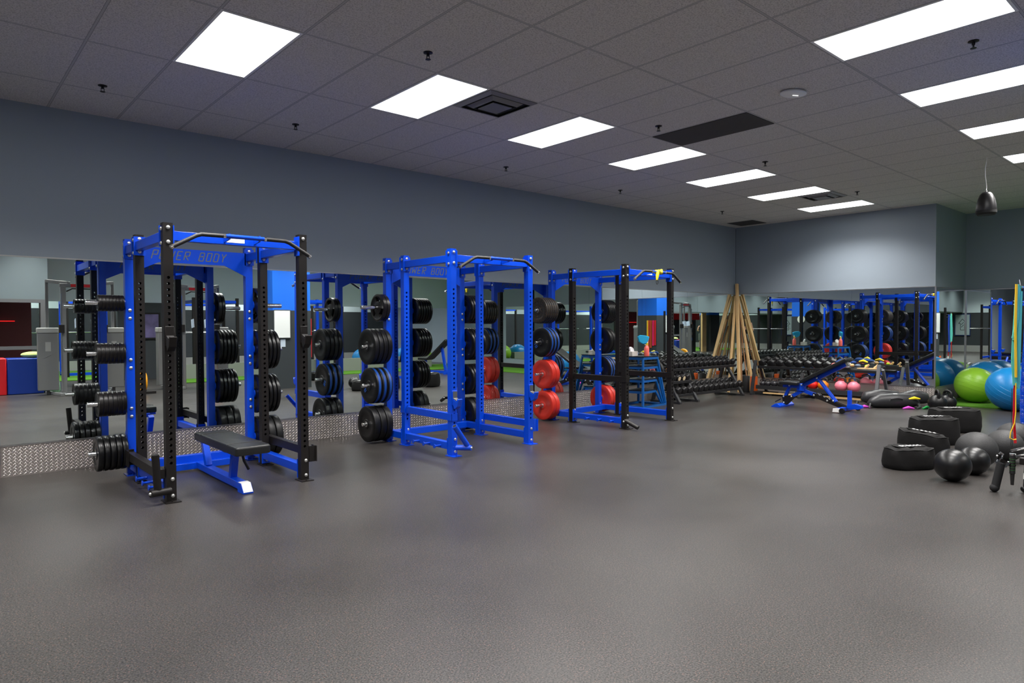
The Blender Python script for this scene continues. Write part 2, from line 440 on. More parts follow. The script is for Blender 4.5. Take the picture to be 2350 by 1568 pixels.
DARKT = mat('dark_unlit_panel', (62, 58, 57), 0.8, noise=.1)
def dark_tile(ix, y0, y1, label):
    x = GX+ix*TG
    single('unlit_panel', MB().bx(x+.012, x+TG-.012, y1, y0, CH-.006, CH-.001), DARKT, label, 'ceiling panel')
dark_tile(8, GY-2*TG-.012, GY-4*TG+.012, 'dark brown grille panel replacing a ceiling tile, above the middle of the room')
dark_tile(19, -.24, -.835, 'small dark ceiling panel near the far corner above the wooden poles')
def diffuser(ix, y0, label):
    x = GX+(ix+.5)*TG; y = y0
    o = thing('air_diffuser', label, 'air vent', (x, y, CH), 0, 'square ceiling air diffusers')
    dk = mat('vent_dark', (14, 14, 15), .8); wh = mat('vent_grey', (120, 118, 122), .5)
    part('backing', MB().bx(-.29, .29, -.29, .29, -.003, -.001), dk, o)
    for k, (a, b, z0, z1) in enumerate([(.30, .25, -.004, -.022), (.20, .155, -.006, -.035)]):
        mb = MB()
        for q in range(4):
            R = Matrix.Rotation(q*PI/2, 3, 'Z')
            P = [(-a, -a, z0), (a, -a, z0), (b, -b, z1), (-b, -b, z1)]
            P2 = [(-a, -a, z0-.003), (a, -a, z0-.003), (b, -b, z1-.003), (-b, -b, z1-.003)]
            mb.add([R @ Vector(p) for p in P+P2], [(0, 1, 2, 3), (7, 6, 5, 4), (0, 4, 5, 1), (1, 5, 6, 2), (2, 6, 7, 3), (3, 7, 4, 0)])
        part('louvre', mb, wh, o)
    part('centre_plate', MB().bx(-.12, .12, -.12, .12, -.045, -.038), wh, o)
diffuser(4, GY-1.5*TG, 'square grey ceiling air diffuser beside the second lit troffer')
diffuser(16, GY-1.5*TG, 'square grey ceiling air diffuser beside the sixth lit troffer, far away')
SPK = mat('sprinkler_metal', (40, 38, 40), .4, .6)
spr = MB().lathe([(.0001, 0), (.038, 0), (.038, -.006), (.012, -.012), (.012, -.03), (.0001, -.03)], 16).box((-.012, 0, -.04), (.004, .006, .03)).box((.012, 0, -.04), (.004, .006, .03)).lathe([(.0001, -.055), (.022, -.055), (.022, -.058), (.0001, -.058)], 16).mesh('fire_sprinkler', SPK)
SPL = [(-12.697, -1.03, 'above the leftmost rack, nearest the left edge'), (-10.864, -1.04, 'between the left and middle racks'), (-10.863, -3.6, 'beside the first and second troffers'),
       (-7.82, -1.04, 'above the middle of the mirror wall'), (-7.79, -3.6, 'next to the dark ceiling panel'), (-5.35, -1.04, 'above the right rack'), (-5.34, -3.55, 'beside the fifth troffer'),
       (-2.24, -1.01, 'nearest the room corner'), (-2.24, -3.52, 'beside the farthest troffer'), (-7.76, -6.57, 'near the top right corner')]
for x, y, l in SPL:
    tag(link('fire_sprinkler', spr, None, (x, y, CH)), 'small dark pendent sprinkler head on the ceiling, '+l, 'sprinkler', 'ceiling sprinkler heads')
o = thing('wireless_access_point', 'white oval wireless access point with lit slot on the ceiling', 'access point', (-7.735, -5.11, CH-.022), -.55)
part('housing', MB().sphere((0, 0, 0), 1, 32, 12, (.13, .085, .034)), WHITE, o)
part('status_light', MB().box((0.0, -.035, -.033), (.055, .009, .004), Matrix.Rotation(.35, 3, 'X')), LED, o)
o = thing('pendant_speaker', 'black bell shaped speaker hanging from ceiling on a white cable, right side', 'speaker', (-3.31, -5.59, 2.93))
part('speaker_body', MB().lathe([(.0001, .0), (.085, .0), (.112, .015), (.118, .05), (.112, .12), (.095, .2), (.075, .255), (.05, .285), (.0001, .3)], 32), mat('speaker_black', (34, 32, 34), .35), o)
part('grille', MB().lathe([(.0001, -.004), (.1, -.004), (.113, .012), (.117, .045), (.119, .045), (.119, .012), (.1, -.012), (.0001, -.012)], 32), mat('speaker_grille', (12, 12, 12), .7), o)
part('cable', MB().tube([(0, 0, .3), (.005, 0, .33), (0, 0, .37), (-.02, .01, .5), (-.03, .01, .6), (-.015, 0, .7), (0.0, 0, .745)], .0045, 8), WHITE, o)
part('hanger_ring', MB().tube([(.018*math.cos(a), 0, .315+.018*math.sin(a)) for a in [k*PI/6 for k in range(13)]], .004, 6), CHROME, o)

# ================================================================= POWER RACKS
PW = 0.076
def post_mesh(z0, z1, hz0, hz1, m, holes=True):
    """square post with through holes on its front and back faces, 5 cm apart"""
    mb = MB(); h = PW/2
    if not holes:
        mb.bx(-h, h, -h, h, z0, z1); return mb.mesh('post', m, False)
    n = 10; hr = .0125
    nh = int((hz1-hz0)/.05)
    for sgn in (-1, 1):
        y = sgn*h
        mb.add([(-h, y, z0), (h, y, z0), (h, y, hz0), (-h, y, hz0)], [(0, 1, 2, 3)])
        mb.add([(-h, y, hz0+nh*.05), (h, y, hz0+nh*.05), (h, y, z1), (-h, y, z1)], [(0, 1, 2, 3)])
        mb.add([(sgn*h, -h, z0), (sgn*h, h, z0), (sgn*h, h, z1), (sgn*h, -h, z1)], [(0, 1, 2, 3)])
        for i in range(nh):
            zc = hz0+i*.05+.025
            inner = [(hr*math.cos(2*PI*k/16), hr*math.sin(2*PI*k/16)) for k in range(16)]
            outer = []
            for k in range(16):
                a = 2*PI*k/16; cx, cz = math.cos(a), math.sin(a)
                s = min(h/abs(cx) if abs(cx) > 1e-6 else 1e9, .025/abs(cz) if abs(cz) > 1e-6 else 1e9)
                outer.append((cx*s, cz*s))
            corners = {2: (h, .025), 6: (-h, .025), 10: (-h, -.025), 14: (h, -.025)}
            for k, v in corners.items(): outer[k] = v
            vs = [(u, y, zc+v) for u, v in inner]+[(u, y, zc+v) for u, v in outer]+[(u, y-sgn*.006, zc+v) for u, v in inner]
            fs = []
            for k in range(16):
                k2 = (k+1) % 16
                fs.append((k, k2, 16+k2, 16+k)); fs.append((k, 32+k, 32+k2, k2))
            mb.add(vs, fs)
    mb.add([(-h, -h, z1), (h, -h, z1), (h, h, z1), (-h, h, z1)], [(0, 1, 2, 3)])
    mb.add([(-h, -h, z0), (h, -h, z0), (h, h, z0), (-h, h, z0)], [(0, 1, 2, 3)])
    me = bpy.data.meshes.new('post'); me.from_pydata(mb.v, [], mb.f); me.update(); me.materials.append(m)
    return me
POST = {(c, h): post_mesh(0.006, 2.33, .30, 1.95, mm, h) for c, mm in (('blue', BLUE), ('black', BLACK)) for h in (True, False)}
bolt_me = MB().lathe([(.0001, .012), (.009, .011), (.015, .007), (.0165, .002), (.0165, 0)], 14, 'x').mesh('bolt', ZINC)
FT = {c: MB().bx(-.06, .06, -.10, .06, 0, .008).bx(-.012, -.004, -.085, -.072, .008, .02).mesh('foot_plate', m, False) for c, m in (('blue', BLUE), ('black', BLACK))}
def bolt(parent, x, y, z, face):
    rz = {'x+': 0, 'x-': PI, 'y+': PI/2, 'y-': -PI/2}[face]
    link('bolt', bolt_me, parent, (x, y, z), (0, 0, rz))

# angular stroke letters, cut through the name plate
GL = {'P': [[(0, 0), (0, 1), (.6, 1), (.6, .5), (.1, .5)]], 'O': [[(0, 0), (0, 1), (.6, 1), (.6, 0), (.08, 0)]],
      'W': [[(0, 1), (.08, 0), (.35, .6), (.62, 0), (.75, 1)]], 'E': [[(.6, 1), (0, 1), (0, 0), (.6, 0)], [(.05, .5), (.5, .5)]],
      'R': [[(0, 0), (0, 1), (.6, 1), (.6, .5), (.1, .5), (.6, 0)]], 'B': [[(0, 0), (0, 1), (.55, 1), (.6, .55), (.1, .5)], [(.6, .45), (.6, 0), (0, 0)]],
      'D': [[(0, 0), (0, 1), (.45, 1), (.6, .8), (.6, 0), (.08, 0)]], 'Y': [[(0, 1), (.3, .5), (.6, 1)], [(.3, .5), (.3, 0)]]}
def lettering(txt, H, t, sw=.012, adv=.95, shear=.28):
    mb = MB(); x = 0
    for ch in txt:
        if ch == ' ': x += adv*H*.9; continue
        for st in GL[ch]:
            for (a, b), (c, d) in zip(st[:-1], st[1:]):
                p = Vector((x+a*H*.85+b*H*shear, 0, b*H)); q = Vector((x+c*H*.85+d*H*shear, 0, d*H))
                if (q-p).length > 1e-6: mb.bar(p, q, t, sw, (0, 1, 0)) if False else mb.bar(p, q, sw, t, (0, 1, 0))
        x += adv*H*(1.05 if ch == 'W' else .9)
    w_ = x
    mb.v = [(vx-w_/2, vy, vz) for vx, vy, vz in mb.v]
    return mb
LETTER = mat('cut_out_lettering', (88, 96, 104), .6)
letters_me = lettering('POWER BODY', .085, .0125, .010).mesh('lettering', LETTER, False)

def make_rack(key, xc, label, front, mid, safeties, jcup, rz=0, stickers=False, towel=False):
    t = thing('power_rack', label, 'power rack', (xc, -1.36, 0), rz, 'power racks along the mirror wall')
    X = .585; YF, YM, YR = -.69, .28, .70; h = PW/2
    for s in (-1, 1):
        for (y, c, holes) in ((YF, front, True), (YM, mid, True), (YR, 'blue', False)):
            p = link('post', POST[(c, holes)], t, (s*X, y, 0))
            if c == 'black': p['label'] = 'black post'
            fp = link('foot_plate', FT[c], p, (0, 0, 0))
            ys = ['y-'] if y == YF else ['x-' if s < 0 else 'x+']
            for f in ('y-', 'x-' if s < 0 else 'x+'):
                for z in ((2.29, 2.17) if f == 'y-' else (2.28, 2.16)):
                    d = h+.004
                    if f == 'y-': bolt(p, 0, -d, z, f)
                    else: bolt(p, s*d, 0, z, f)
            if y != YR:
                for z in (.19, .05): bolt(p, 0.008, -(h), z, 'y-')
            else:
                for z in (1.63, 1.55, 1.14, 1.06, .66, .58): bolt(p, -s*h*0, -h, z, 'y-')
                bolt(p, 0, -h, .16, 'y-')
    for s in (-1, 1):   # side beams: through from front to rear, with flanges at each post
        part('top_side_beam', MB().bx(s*X-.036, s*X+.036, YF+h, YM-h, 2.18, 2.26).bx(s*X-.036, s*X+.036, YM+h, YR-h, 2.18, 2.26), BLUE, t, .003)
        for y in (YF+h+.004, YM-h-.006, YM+h+.004, YR-h-.004): part('beam_flange', MB().bx(s*X-.05, s*X+.05, y-.004, y+.004, 2.135, 2.31), BLUE, t)
        part('bottom_side_beam', MB().bx(s*X-.036, s*X+.036, YF+h, YM-h, .07, .15).bx(s*X-.036, s*X+.036, YM+h, YR-h, .07, .15), BLUE, t, .003)
        for y in (YF+h+.004, YM-h-.004, YM+h+.004, YR-h-.004): part('beam_flange', MB().bx(s*X-.045, s*X+.045, y-.004, y+.004, .02, .2), BLUE, t)
    part('top_front_beam', MB().bx(-X+h, X-h, YF-.03, YF+.03, 2.185, 2.265), BLUE, t, .003)
    for s in (-1, 1): part('beam_flange', MB().bx(s*(X-h), s*(X-h-.008), YF-.05, YF+.05, 2.13, 2.31), BLUE, t)
    if stickers:
        part('sticker', MB().bx(-.11, .045, YF-.0315, YF-.0305, 2.205, 2.24), WHITE, t, label='white sticker')
    part('bottom_rear_beam', MB().bx(-X+.036, X-.036, .52, .596, .07, .15), BLUE, t, .003)
    # name plate with gussets
    e = X-h
    poly = [(-e, 2.01), (-e, 2.268), (e, 2.268), (e, 2.01), (.32, 2.12), (-.32, 2.12)]
    npl = part('name_plate', MB().prism(poly, YR-h-.0, YR-h-.008, lambda u, v, q: (u, q, v)), BLUE, t, smooth=False)
    if letters_me:
        link('lettering', letters_me, npl, (-.02, YR-h-.004, 2.155))
    # pull-up bar
    pts = [(-.585, -.86, 2.12), (-.40, -.86, 2.225), (-.36, -.86, 2.238), (-.17, -.86, 2.24)]
    bar = part('pull_up_bar', MB().cyl((-.17, -.86, 2.24), (.17, -.86, 2.24), .018, 14), BLUE, t)
    for s in (-1, 1):
        part('grip', MB().tube([(s*abs(p[0]), p[1], p[2]) for p in pts], .0175, 14), GRIP, bar)
        part('end_cap', MB().tube([(s*.60, -.86, 2.111), (s*.583, -.86, 2.121)], .0195, 14), CHROME, bar)
        part('end_cap', MB().cyl((s*.185, -.86, 2.24), (s*.165, -.86, 2.24), .0205, 14), CHROME, bar)
        part('bracket', MB().bar((s*.13, YF-.03, 2.225), (s*.13, -.86, 2.24), .012, .05), BLUE, bar)
    # storage pegs
    for s in (-1, 1):
        for z in (1.70, 1.21, .72, .24):
            p = part('plate_peg', MB().lathe([(.0001, .37), (.0215, .37), (.0235, .366), (.0235, h), (.0001, h)], 20, 'x'), CHROME, t, loc=(s*X, YR, z), rot=(0, 0, 0 if s > 0 else PI))
            part('peg_collar', MB().lathe([(.0001, h+.012), (.05, h+.012), (.05, h+.001), (.0001, h+.001)], 20, 'x'), BLUE, p)
    # safeties
    for s, z, c, out in safeties:
        mm = BLUE if c == 'blue' else BLACK
        if out:     # bolted to the outer faces of the posts
            xa = s*(X+h+.006); xb = s*(X+h+.066)
            sf = part('safety_arm', MB().bx(xa, xb, YF-.02, YM+.09, z, z+.08), mm, t, .003)
            yb = YM+.05 if s < 0 else YF
            part('bracket', MB().bx(s*(X+h+.068), s*(X+h+.078), yb-.05, yb+.05, z-.05, z+.10), mm, sf)
            part('bracket', MB().bx(xa, s*(X+h+.078), (YM+.092 if s < 0 else YF-.034), (YM+.106 if s < 0 else YF-.022), z-.05, z+.10), mm, sf)
        else:
            sf = part('safety_arm', MB().bx(s*X-.03, s*X+.03, YF+h+.006, YM-h-.014, z, z+.08), mm, t, .003)
            for y, q in ((YF, 1), (YM, -1)):
                y2 = y-q*(h+.008); y3 = y-q*(h+.002)
                part('bracket', MB().bx(s*X-h-.008, s*X-h-.002, y+q*.042, y2, z+.0, z+.08).bx(s*X+h+.002, s*X+h+.008, y+q*.042, y2, z+.0, z+.08).bx(s*X-h-.008, s*X+h+.008, y2, y3, z+.0, z+.08), mm, sf)
    # j cups
    for s in (-1, 1):
        if not jcup: break
        z, c = jcup; mm = BLUE if c == 'blue' else BLACK; x = s*X
        jc = part('j_cup', MB().bx(x-.035, x+.035, YF-h-.012, YF-h-.002, z, z+.16).prism([(YF-h-.012, z+.0), (YF-h-.012, z+.07), (YF-h-.075, z+.045), (YF-h-.10, z+.075), (YF-h-.115, z+.07), (YF-h-.095, z-.01), (YF-h-.04, z-.05)], x-.03, x+.03, lambda u, v, q: (q, u, v)), mm, t, .004)
        if c == 'blue':
            part('cup_liner', MB().bx(x-.028, x+.028, YF-h-.017, YF-h-.0125, z+.075, z+.15).bar((x, YF-h-.015, z+.075), (x, YF-h-.075, z+.052), .055, .006), STEEL, jc)
        else:
            part('cup_liner', MB().bar((x, YF-h-.015, z+.078), (x, YF-h-.072, z+.054), .055, .008), GRIP, jc)
    # band pegs on the left base beam
    for k in range(3):
        y = YF+.18+k*.22
        part('band_peg', MB().cyl((-X-.03, y, .10), (-X-.12, y, .10), .011, 12).cyl((-X-.12, y, .10), (-X-.128, y, .10), .024, 12), BLUE, t)
    return t, X, YR
def landmine(rack, p0, p1, pts, m, w0=.03):
    l = part('landmine_sleeve', MB().tube(pts, .030, 18), m, rack)
    part('bore_shade', MB().tube([Vector(pts[-1])-(Vector(pts[-1])-Vector(pts[0])).normalized()*.03, Vector(pts[-1])+(Vector(pts[-1])-Vector(pts[0])).normalized()*.001], .024, 16), mat('dark_bore', (6, 6, 7), .8), l)  # near-black plug stands in for the shade inside the hollow sleeve
    part('pivot', MB().cyl(p0, p1, w0, 16), m, l)
    for q in (p0, p1):
        part('pivot_bolt', MB().sphere(q, .014, 12, 8), ZINC, l)

R1, X, YR = make_rack('left', -11.85, 'blue power rack with black front and middle posts and flat bench inside, leftmost', 'black', 'black', [(-1, .20, 'black', 1), (1, .22, 'black', 1)], (1.31, 'black'), 0, True)
R2, _, _ = make_rack('middle', -8.92, 'all blue power rack with low chrome lined cups, middle of the three', 'blue', 'blue', [(-1, .40, 'blue', 0), (1, .20, 'blue', 1)], (.58, 'blue'))
R3, _, _ = make_rack('right', -5.965, 'blue power rack with black front posts and yellow cloth on its bar, farthest', 'black', 'black', [(-1, .66, 'black', 0), (1, .66, 'black', 0)], None, .06, True)
landmine(R1, (-.76, -.79, .105), (-.60, -.745, .10), [(-.70, -.765, .12), (-.72, -.785, .42)], BLACK)
landmine(R2, (-.575, -.75, .10), (-.48, -.90, .105), [(-.505, -.86, .13), (-.70, -.885, .37)], BLUE)
landmine(R3, (-.70, -.75, .12), (-.60, -.76, .12), [(-.66, -.77, .12), (-.64, -.95, .045)], BLACK)
# upright attachment on the middle post of the right rack
part('cup_attachment', MB().bx(-.585-.04, -.585+.04, -.69+.04, -.69+.09, .80, .95).bx(-.56, -.48, -.66, -.60, .78, .81), BLACK, R3, .004)
# yellow resistance cloth tied on the right rack's bar
tw = thing('yellow_strap', 'bright yellow strap knotted around the pull-up bar of the farthest rack', 'strap', (-5.965, -2.22, 2.24), .06)
part('wrap', MB().tube([(-.02, 0, 0), (.12, 0, .0)], [.03, .034], 12).tube([(.02, -.02, .02), (.06, -.035, -.01), (.10, -.02, .03)], .02, 8), YELLOW, tw)
part('tail', MB().tube([(-.0, -.02, .0), (-.03, -.035, -.06), (-.035, -.03, -.12)], [.026, .024, .014], 10), YELLOW, tw)
part('carabiner', MB().tube([(-.03+.022*math.sin(a), -.03, -.15+.032*math.cos(a)) for a in [k*PI/6 for k in range(13)]], .0045, 6), BLACK, tw)

# ---------------------------------------------------------------- weight plates
def plate_bumper(r, t):
    d = .006
    return MB().lathe([(.026, 0), (.026, t), (.055, t), (.06, t-d*.3), (.065, t-d), (r*.62, t-d), (r*.66, t-d*.2), (r*.93, t), (r*.985, t-.006), (r, t-.014),
                       (r, .014), (r*.985, .006), (r*.93, 0), (r*.66, d*.2), (r*.62, d), (.065, d), (.06, d*.3), (.055, 0)], 56, 'x', closed=True)
def plate_small(r, t):
    return MB().lathe([(.026, .003), (.026, t-.003), (.04, t), (.045, t-.004), (r*.8, t-.004), (r*.86, t), (r*.97, t), (r, t-.006), (r, .006), (r*.97, 0), (r*.86, 0), (r*.8, .004), (.045, .004), (.04, 0)], 44, 'x', closed=True)
def plate_grip(r, t):
    """iron plate with three long hand slots"""
    mb = MB(); N = 60; rad = [.026, .055, r*.48, r*.80, r*.88, r]
    def hgt(i): return [t*.5, t*.5, t*.36, t*.36, t*.5, t*.42][i]
    def slot(k): return (k % 20) in range(4, 14)
    vs = []
    for k in range(N):
        a = 2*PI*k/N
        for i, q in enumerate(rad):
            vs.append((t/2+hgt(i), q*math.cos(a), q*math.sin(a))); vs.append((t/2-hgt(i), q*math.cos(a), q*math.sin(a)))
    m2 = len(rad)*2; fs = []
    for k in range(N):
        k2 = (k+1) % N
        for i in range(len(rad)-1):
            a, b, c, d = k*m2+2*i, k*m2+2*i+2, k2*m2+2*i+2, k2*m2+2*i
            if i == 2 and slot(k):
                fs.append((a, a+1, d+1, d)); fs.append((b, c, c+1, b+1))
                if not slot((k-1) % N): fs.append((a, b, b+1, a+1))
                if not slot((k+1) % N): fs.append((d, d+1, c+1, c))
                continue
            fs.append((a, d, c, b)); fs.append((a+1, b+1, c+1, d+1))
        fs.append((k*m2, k*m2+1, k2*m2+1, k2*m2)); e = 2*(len(rad)-1)
        fs.append((k*m2+e, k2*m2+e, k2*m2+e+1, k*m2+e+1))
    return mb.add(vs, fs)
ring_me = MB().lathe([(.026, 0), (.026, 1), (.034, 1.0), (.034, 0)], 24, 'x', closed=True).mesh('hub', ZINC)
PM = {}
def plate_mesh(kind, r, t):
    k = (kind, r, t)
    if k not in PM:
        b = {'bumper': (plate_bumper, RUBBER), 'red': (plate_bumper, REDRUB), 'blue': (plate_bumper, RUBBER), 'fleck': (plate_bumper, FLECK), 'iron': (plate_small, IRON), 'grip': (plate_grip, IRON), 'rub': (plate_bumper, RUBBER2)}[kind]
        PM[k] = b[0](r, t).mesh('weight_plate', b[1], True, 30)
    return PM[k]
KN = {'bumper': 'thick black bumper plate', 'red': 'red bumper plate', 'blue': 'black bumper plate with blue rim', 'fleck': 'speckled worn black bumper plate', 'iron': 'small black iron plate', 'grip': 'slotted black iron grip plate', 'rub': 'glossy black rubber plate'}
BL = {}
def stack(rack, rname, s, lvl, kind, n, r, t, off=.052):
    z = (1.70, 1.21, .72, .24)[lvl]; lname = ('top', 'second', 'third', 'bottom')[lvl]
    Mr = Matrix.Translation(rack.location) @ Matrix.Rotation(rack.rotation_euler.z, 4, 'Z')
    for i in range(n):
        x = X+off+i*(t+.0015)
        sag = .0015 if kind in ('iron', 'grip') else .001
        p = Mr @ Vector((s*x, YR, z-sag))
        rx = random.uniform(0, 6.28)
        me = plate_mesh(kind, r, t)
        side = 'left' if s < 0 else 'right'
        pos = 'innermost' if i == 0 else ('outermost' if i == n-1 else '%s from the post' % ORD[i+1])
        o = tag(link('weight_plate', me, None, p, (0, 0, rack.rotation_euler.z+(0 if s > 0 else PI))), '%s, %s, %s %s peg of %s rack' % (KN[kind], pos, lname, side, rname), 'weight plate', 'weight plates on the rack pegs')
        # disc is centred on the local x axis; spin about it
        if kind == 'grip': o.rotation_euler = (rx if False else (.5 if i % 2 else 1.4), 0, o.rotation_euler.z)
        if kind in ('bumper', 'red', 'blue', 'rub', 'fleck'):
            link('hub', ring_me, o, (.002, 0, 0), (0, 0, 0), (t-.002, 1, 1))
        if kind == 'blue':
            key = (r, t)
            if key not in BL:
                BL[key] = (MB().lathe([(r-.004, t*.28), (r+.0012, t*.30), (r+.0012, t*.70), (r-.004, t*.72)], 56, 'x', closed=True).mesh('rim_band', BLUERIM),
                           MB().box((t-.0045, -.012, r*.47), (.004, .014, .05)).box((t-.0045, .012, r*.47), (.004, .014, .05)).box((t-.0045, 0, r*.47+.022), (.004, .03, .01)).box((t-.0045, .045, r*.44), (.004, .012, .045)).mesh('marking', mat('blue_print', (30, 90, 180), .5)))
            link('rim_band', BL[key][0], o)
            if i == n-1: link('marking', BL[key][1], o, (0, 0, 0), (2.2, 0, 0))
stack(R1, 'leftmost', -1, 0, 'iron', 7, .08, .030); stack(R1, 'leftmost', -1, 1, 'iron', 7, .102, .033)
stack(R1, 'leftmost', -1, 2, 'iron', 6, .122, .038); stack(R1, 'leftmost', -1, 3, 'rub', 5, .172, .050)
stack(R1, 'leftmost', 1, 0, 'grip', 2, .195, .04); stack(R1, 'leftmost', 1, 1, 'rub', 5, .22, .044)
stack(R1, 'leftmost', 1, 2, 'rub', 5, .215, .044); stack(R1, 'leftmost', 1, 3, 'bumper', 3, .225, .082)
stack(R2, 'middle', -1, 0, 'grip', 2, .172, .048); stack(R2, 'middle', -1, 1, 'bumper', 4, .225, .062)
stack(R2, 'middle', -1, 2, 'blue', 3, .225, .075); stack(R2, 'middle', -1, 3, 'bumper', 3, .225, .088)
stack(R2, 'middle', 1, 0, 'rub', 6, .2, .042); stack(R2, 'middle', 1, 1, 'rub', 5, .225, .046)
stack(R2, 'middle', 1, 2, 'rub', 4, .215, .05); stack(R2, 'middle', 1, 3, 'bumper', 2, .225, .085)
stack(R3, 'farthest', -1, 0, 'fleck', 6, .2, .045); stack(R3, 'farthest', -1, 1, 'blue', 3, .225, .07)
stack(R3, 'farthest', -1, 2, 'red', 2, .225, .088); stack(R3, 'farthest', -1, 3, 'red', 2, .225, .088)
stack(R3, 'farthest', 1, 0, 'rub', 6, .2, .042); stack(R3, 'farthest', 1, 1, 'bumper', 2, .225, .085)
stack(R3, 'farthest', 1, 2, 'blue', 3, .225, .065); stack(R3, 'farthest', 1, 3, 'red', 2, .225, .088)

# ================================================================= FLAT BENCH
def rounded_pad(L, W, H, r=.035, z=0):
    """pad along y: rounded box made of stacked rounded rectangles"""
    mb = MB(); rings = []; n = 6
    def rr(ins, zz):
        pts = []; a, b = W/2-ins, L/2-ins; q = max(r-ins, .004)
        for cx, cy, s0 in ((a-q, b-q, 0), (-(a-q), b-q, 1), (-(a-q), -(b-q), 2), (a-q, -(b-q), 3)):
            for k in range(n+1):
                an = (s0+k/n)*PI/2
                pts.append((cx+q*math.cos(an), cy+q*math.sin(an), zz))
        return pts
    e = min(.02, H*.4)
    levels = [(.006, z), (0, z+.008)]+[(0, z+H-e)]+[(e*(1-math.cos(a)), z+H-e+e*math.sin(a)) for a in (.4, .8, 1.2, 1.57)]
    for ins, zz in levels: rings.append(rr(ins, zz))
    m = len(rings[0]); vs = [p for rg in rings for p in rg]; fs = []
    for i in range(len(rings)-1):
        for k in range(m): fs.append((i*m+k, i*m+(k+1) % m, (i+1)*m+(k+1) % m, (i+1)*m+k))
    fs.append(tuple(range(m-1, -1, -1))); fs.append(tuple(range((len(rings)-1)*m, len(rings)*m)))
    return mb.add(vs, fs)
b = thing('flat_bench', 'flat weight bench with black pad and blue T frame inside the leftmost rack', 'bench', (-11.86, -1.55, 0), 0.0)
pad = part('pad', rounded_pad(1.16, .30, .075, .03, .375), VINYL, b, loc=(-.02, -.32, 0))
part('seam', MB().tube([(-.152, -.36, .447), (-.12, -.36, .4515), (.12, -.36, .4515), (.152, -.36, .447)], .003, 6), mat('black_piping', (12, 12, 12), .6), pad)
part('seam', MB().tube([(-.152, .38, .447), (-.12, .38, .4515), (.12, .38, .4515), (.152, .38, .447)], .003, 6), MATS['black_piping'], pad)
part('spine', MB().bx(-.038, .038, -.58, .66, .02, .085), BLUE, b, .004)
part('cross_foot', MB().bx(-.30, .32, .62, .69, .015, .08).bx(-.31, -.29, .60, .71, 0, .085).bx(.31, .33, .60, .71, 0, .085), BLUE, b, .003)
part('front_foot', MB().prism([(-.58, .085), (-.58, .0), (-.72, .0), (-.72, .012), (-.66, .085)], -.045, .045, lambda u, v, q: (q, u, v)), BLUE, b, .003)
part('label_plate', MB().prism([(-.585, .088), (-.662, .088), (-.722, .016), (-.718, .014), (-.660, .085), (-.585, .085)], -.04, .04, lambda u, v, q: (q, u, v)), WHITE, b, label='white label on the front foot')
part('leg', MB().bar((0, .36, .08), (0, .50, .36), .06, .06, (1, 0, 0)), BLUE, b, .003)
part('leg', MB().bar((0, -.33, .08), (0, -.41, .36), .06, .06, (1, 0, 0)), BLUE, b, .003)
part('pad_carrier', MB().bx(-.035, .035, -.62, .30, .325, .374).bx(-.12, .12, -.50, -.42, .345, .374).bx(-.12, .12, .13, .21, .345, .374), BLUE, b, .003)
part('adjuster_strap', MB().tube([(.05, -.42, .34), (.065, -.44, .24), (.10, -.46, .16)], .012, 6), BLACK, b)
for o in b.children:
    if o is not pad: o.location.y += 0.02
# ================================================================= ADJUSTABLE BENCH (side profile in y,z)
b = thing('adjustable_bench', 'blue adjustable incline bench with raised black backrest before the kettlebell shelf', 'bench', (-2.3, -2.85, 0))
oy = 2.85
def Y(y): return y+oy
part('seat', MB().bx(-.15, .15, Y(-2.62), Y(-2.28), .40, .458), VINYL, b, .015)
u = Vector((0, -2.62+3.42, .433-.863)).normalized()
nrm = Vector((0, .43, .80)).normalized()
pc = (Vector((0, Y(-2.66), .455))+Vector((0, Y(-3.44), .875)))/2+Vector((0, 0, .012))
ang = math.atan2(-(.875-.455), .78)
part('backrest', MB().box(pc, (.29, .89, .06), Matrix.Rotation(ang, 3, 'X')), VINYL, b, .014)
part('back_beam', MB().bar((0, Y(-2.62), .375), (0, Y(-3.40), .80), .07, .06), BLUE, b, .003)
part('beam_end_cap', MB().bar((0, Y(-3.395), .797), (0, Y(-3.43), .816), .074, .064), GREYM, b)
part('seat_beam', MB().bx(-.035, .035, Y(-2.68), Y(-2.30), .345, .40), BLUE, b, .003)
part('hinge_block', MB().prism([(Y(-2.56), .30), (Y(-2.70), .30), (Y(-2.69), .40), (Y(-2.62), .43), (Y(-2.58), .40)], -.05, .05, lambda u_, v_, q: (q, u_, v_)), BLUE, b, .003)
part('front_leg', MB().bar((0, Y(-2.43), .385), (0, Y(-2.325), .16), .05, .055, (1, 0, 0)), BLUE, b, .003)
part('main_beam', MB().bar((0, Y(-2.46), .19), (0, Y(-2.66), .31), .06, .06).bar((0, Y(-2.64), .318), (0, Y(-2.87), .245), .06, .06), BLUE, b, .003)
part('link_plate', MB().prism([(Y(-2.29), .19), (Y(-2.31), .03), (Y(-2.36), .03), (Y(-2.50), .17), (Y(-2.48), .215), (Y(-2.40), .20)], -.045, .045, lambda u_, v_, q: (q, u_, v_)), BLACK, b, .003)
lad = part('adjustment_ladder', MB().bar((-.03, Y(-2.84), .25), (-.03, Y(-3.40), .06), .012, .07).bar((.03, Y(-2.84), .25), (.03, Y(-3.40), .06), .012, .07), BLACK, b)
for k in range(4):
    yy = -2.93-k*.085; zz = .262-k*.029
    part('hook', MB().tube([(0, Y(yy), zz+.02), (0, Y(yy-.005), zz-.01), (0, Y(yy-.03), zz-.02), (0, Y(yy-.05), zz-.005)], .008, 8), CHROME, lad)
for s in (-1, 1):
    part('support_strut', MB().bar((s*.028, Y(-2.91), .55), (s*.028, Y(-3.23), .15), .03, .045, (1, 0, 0)), BLUE, b, .003)
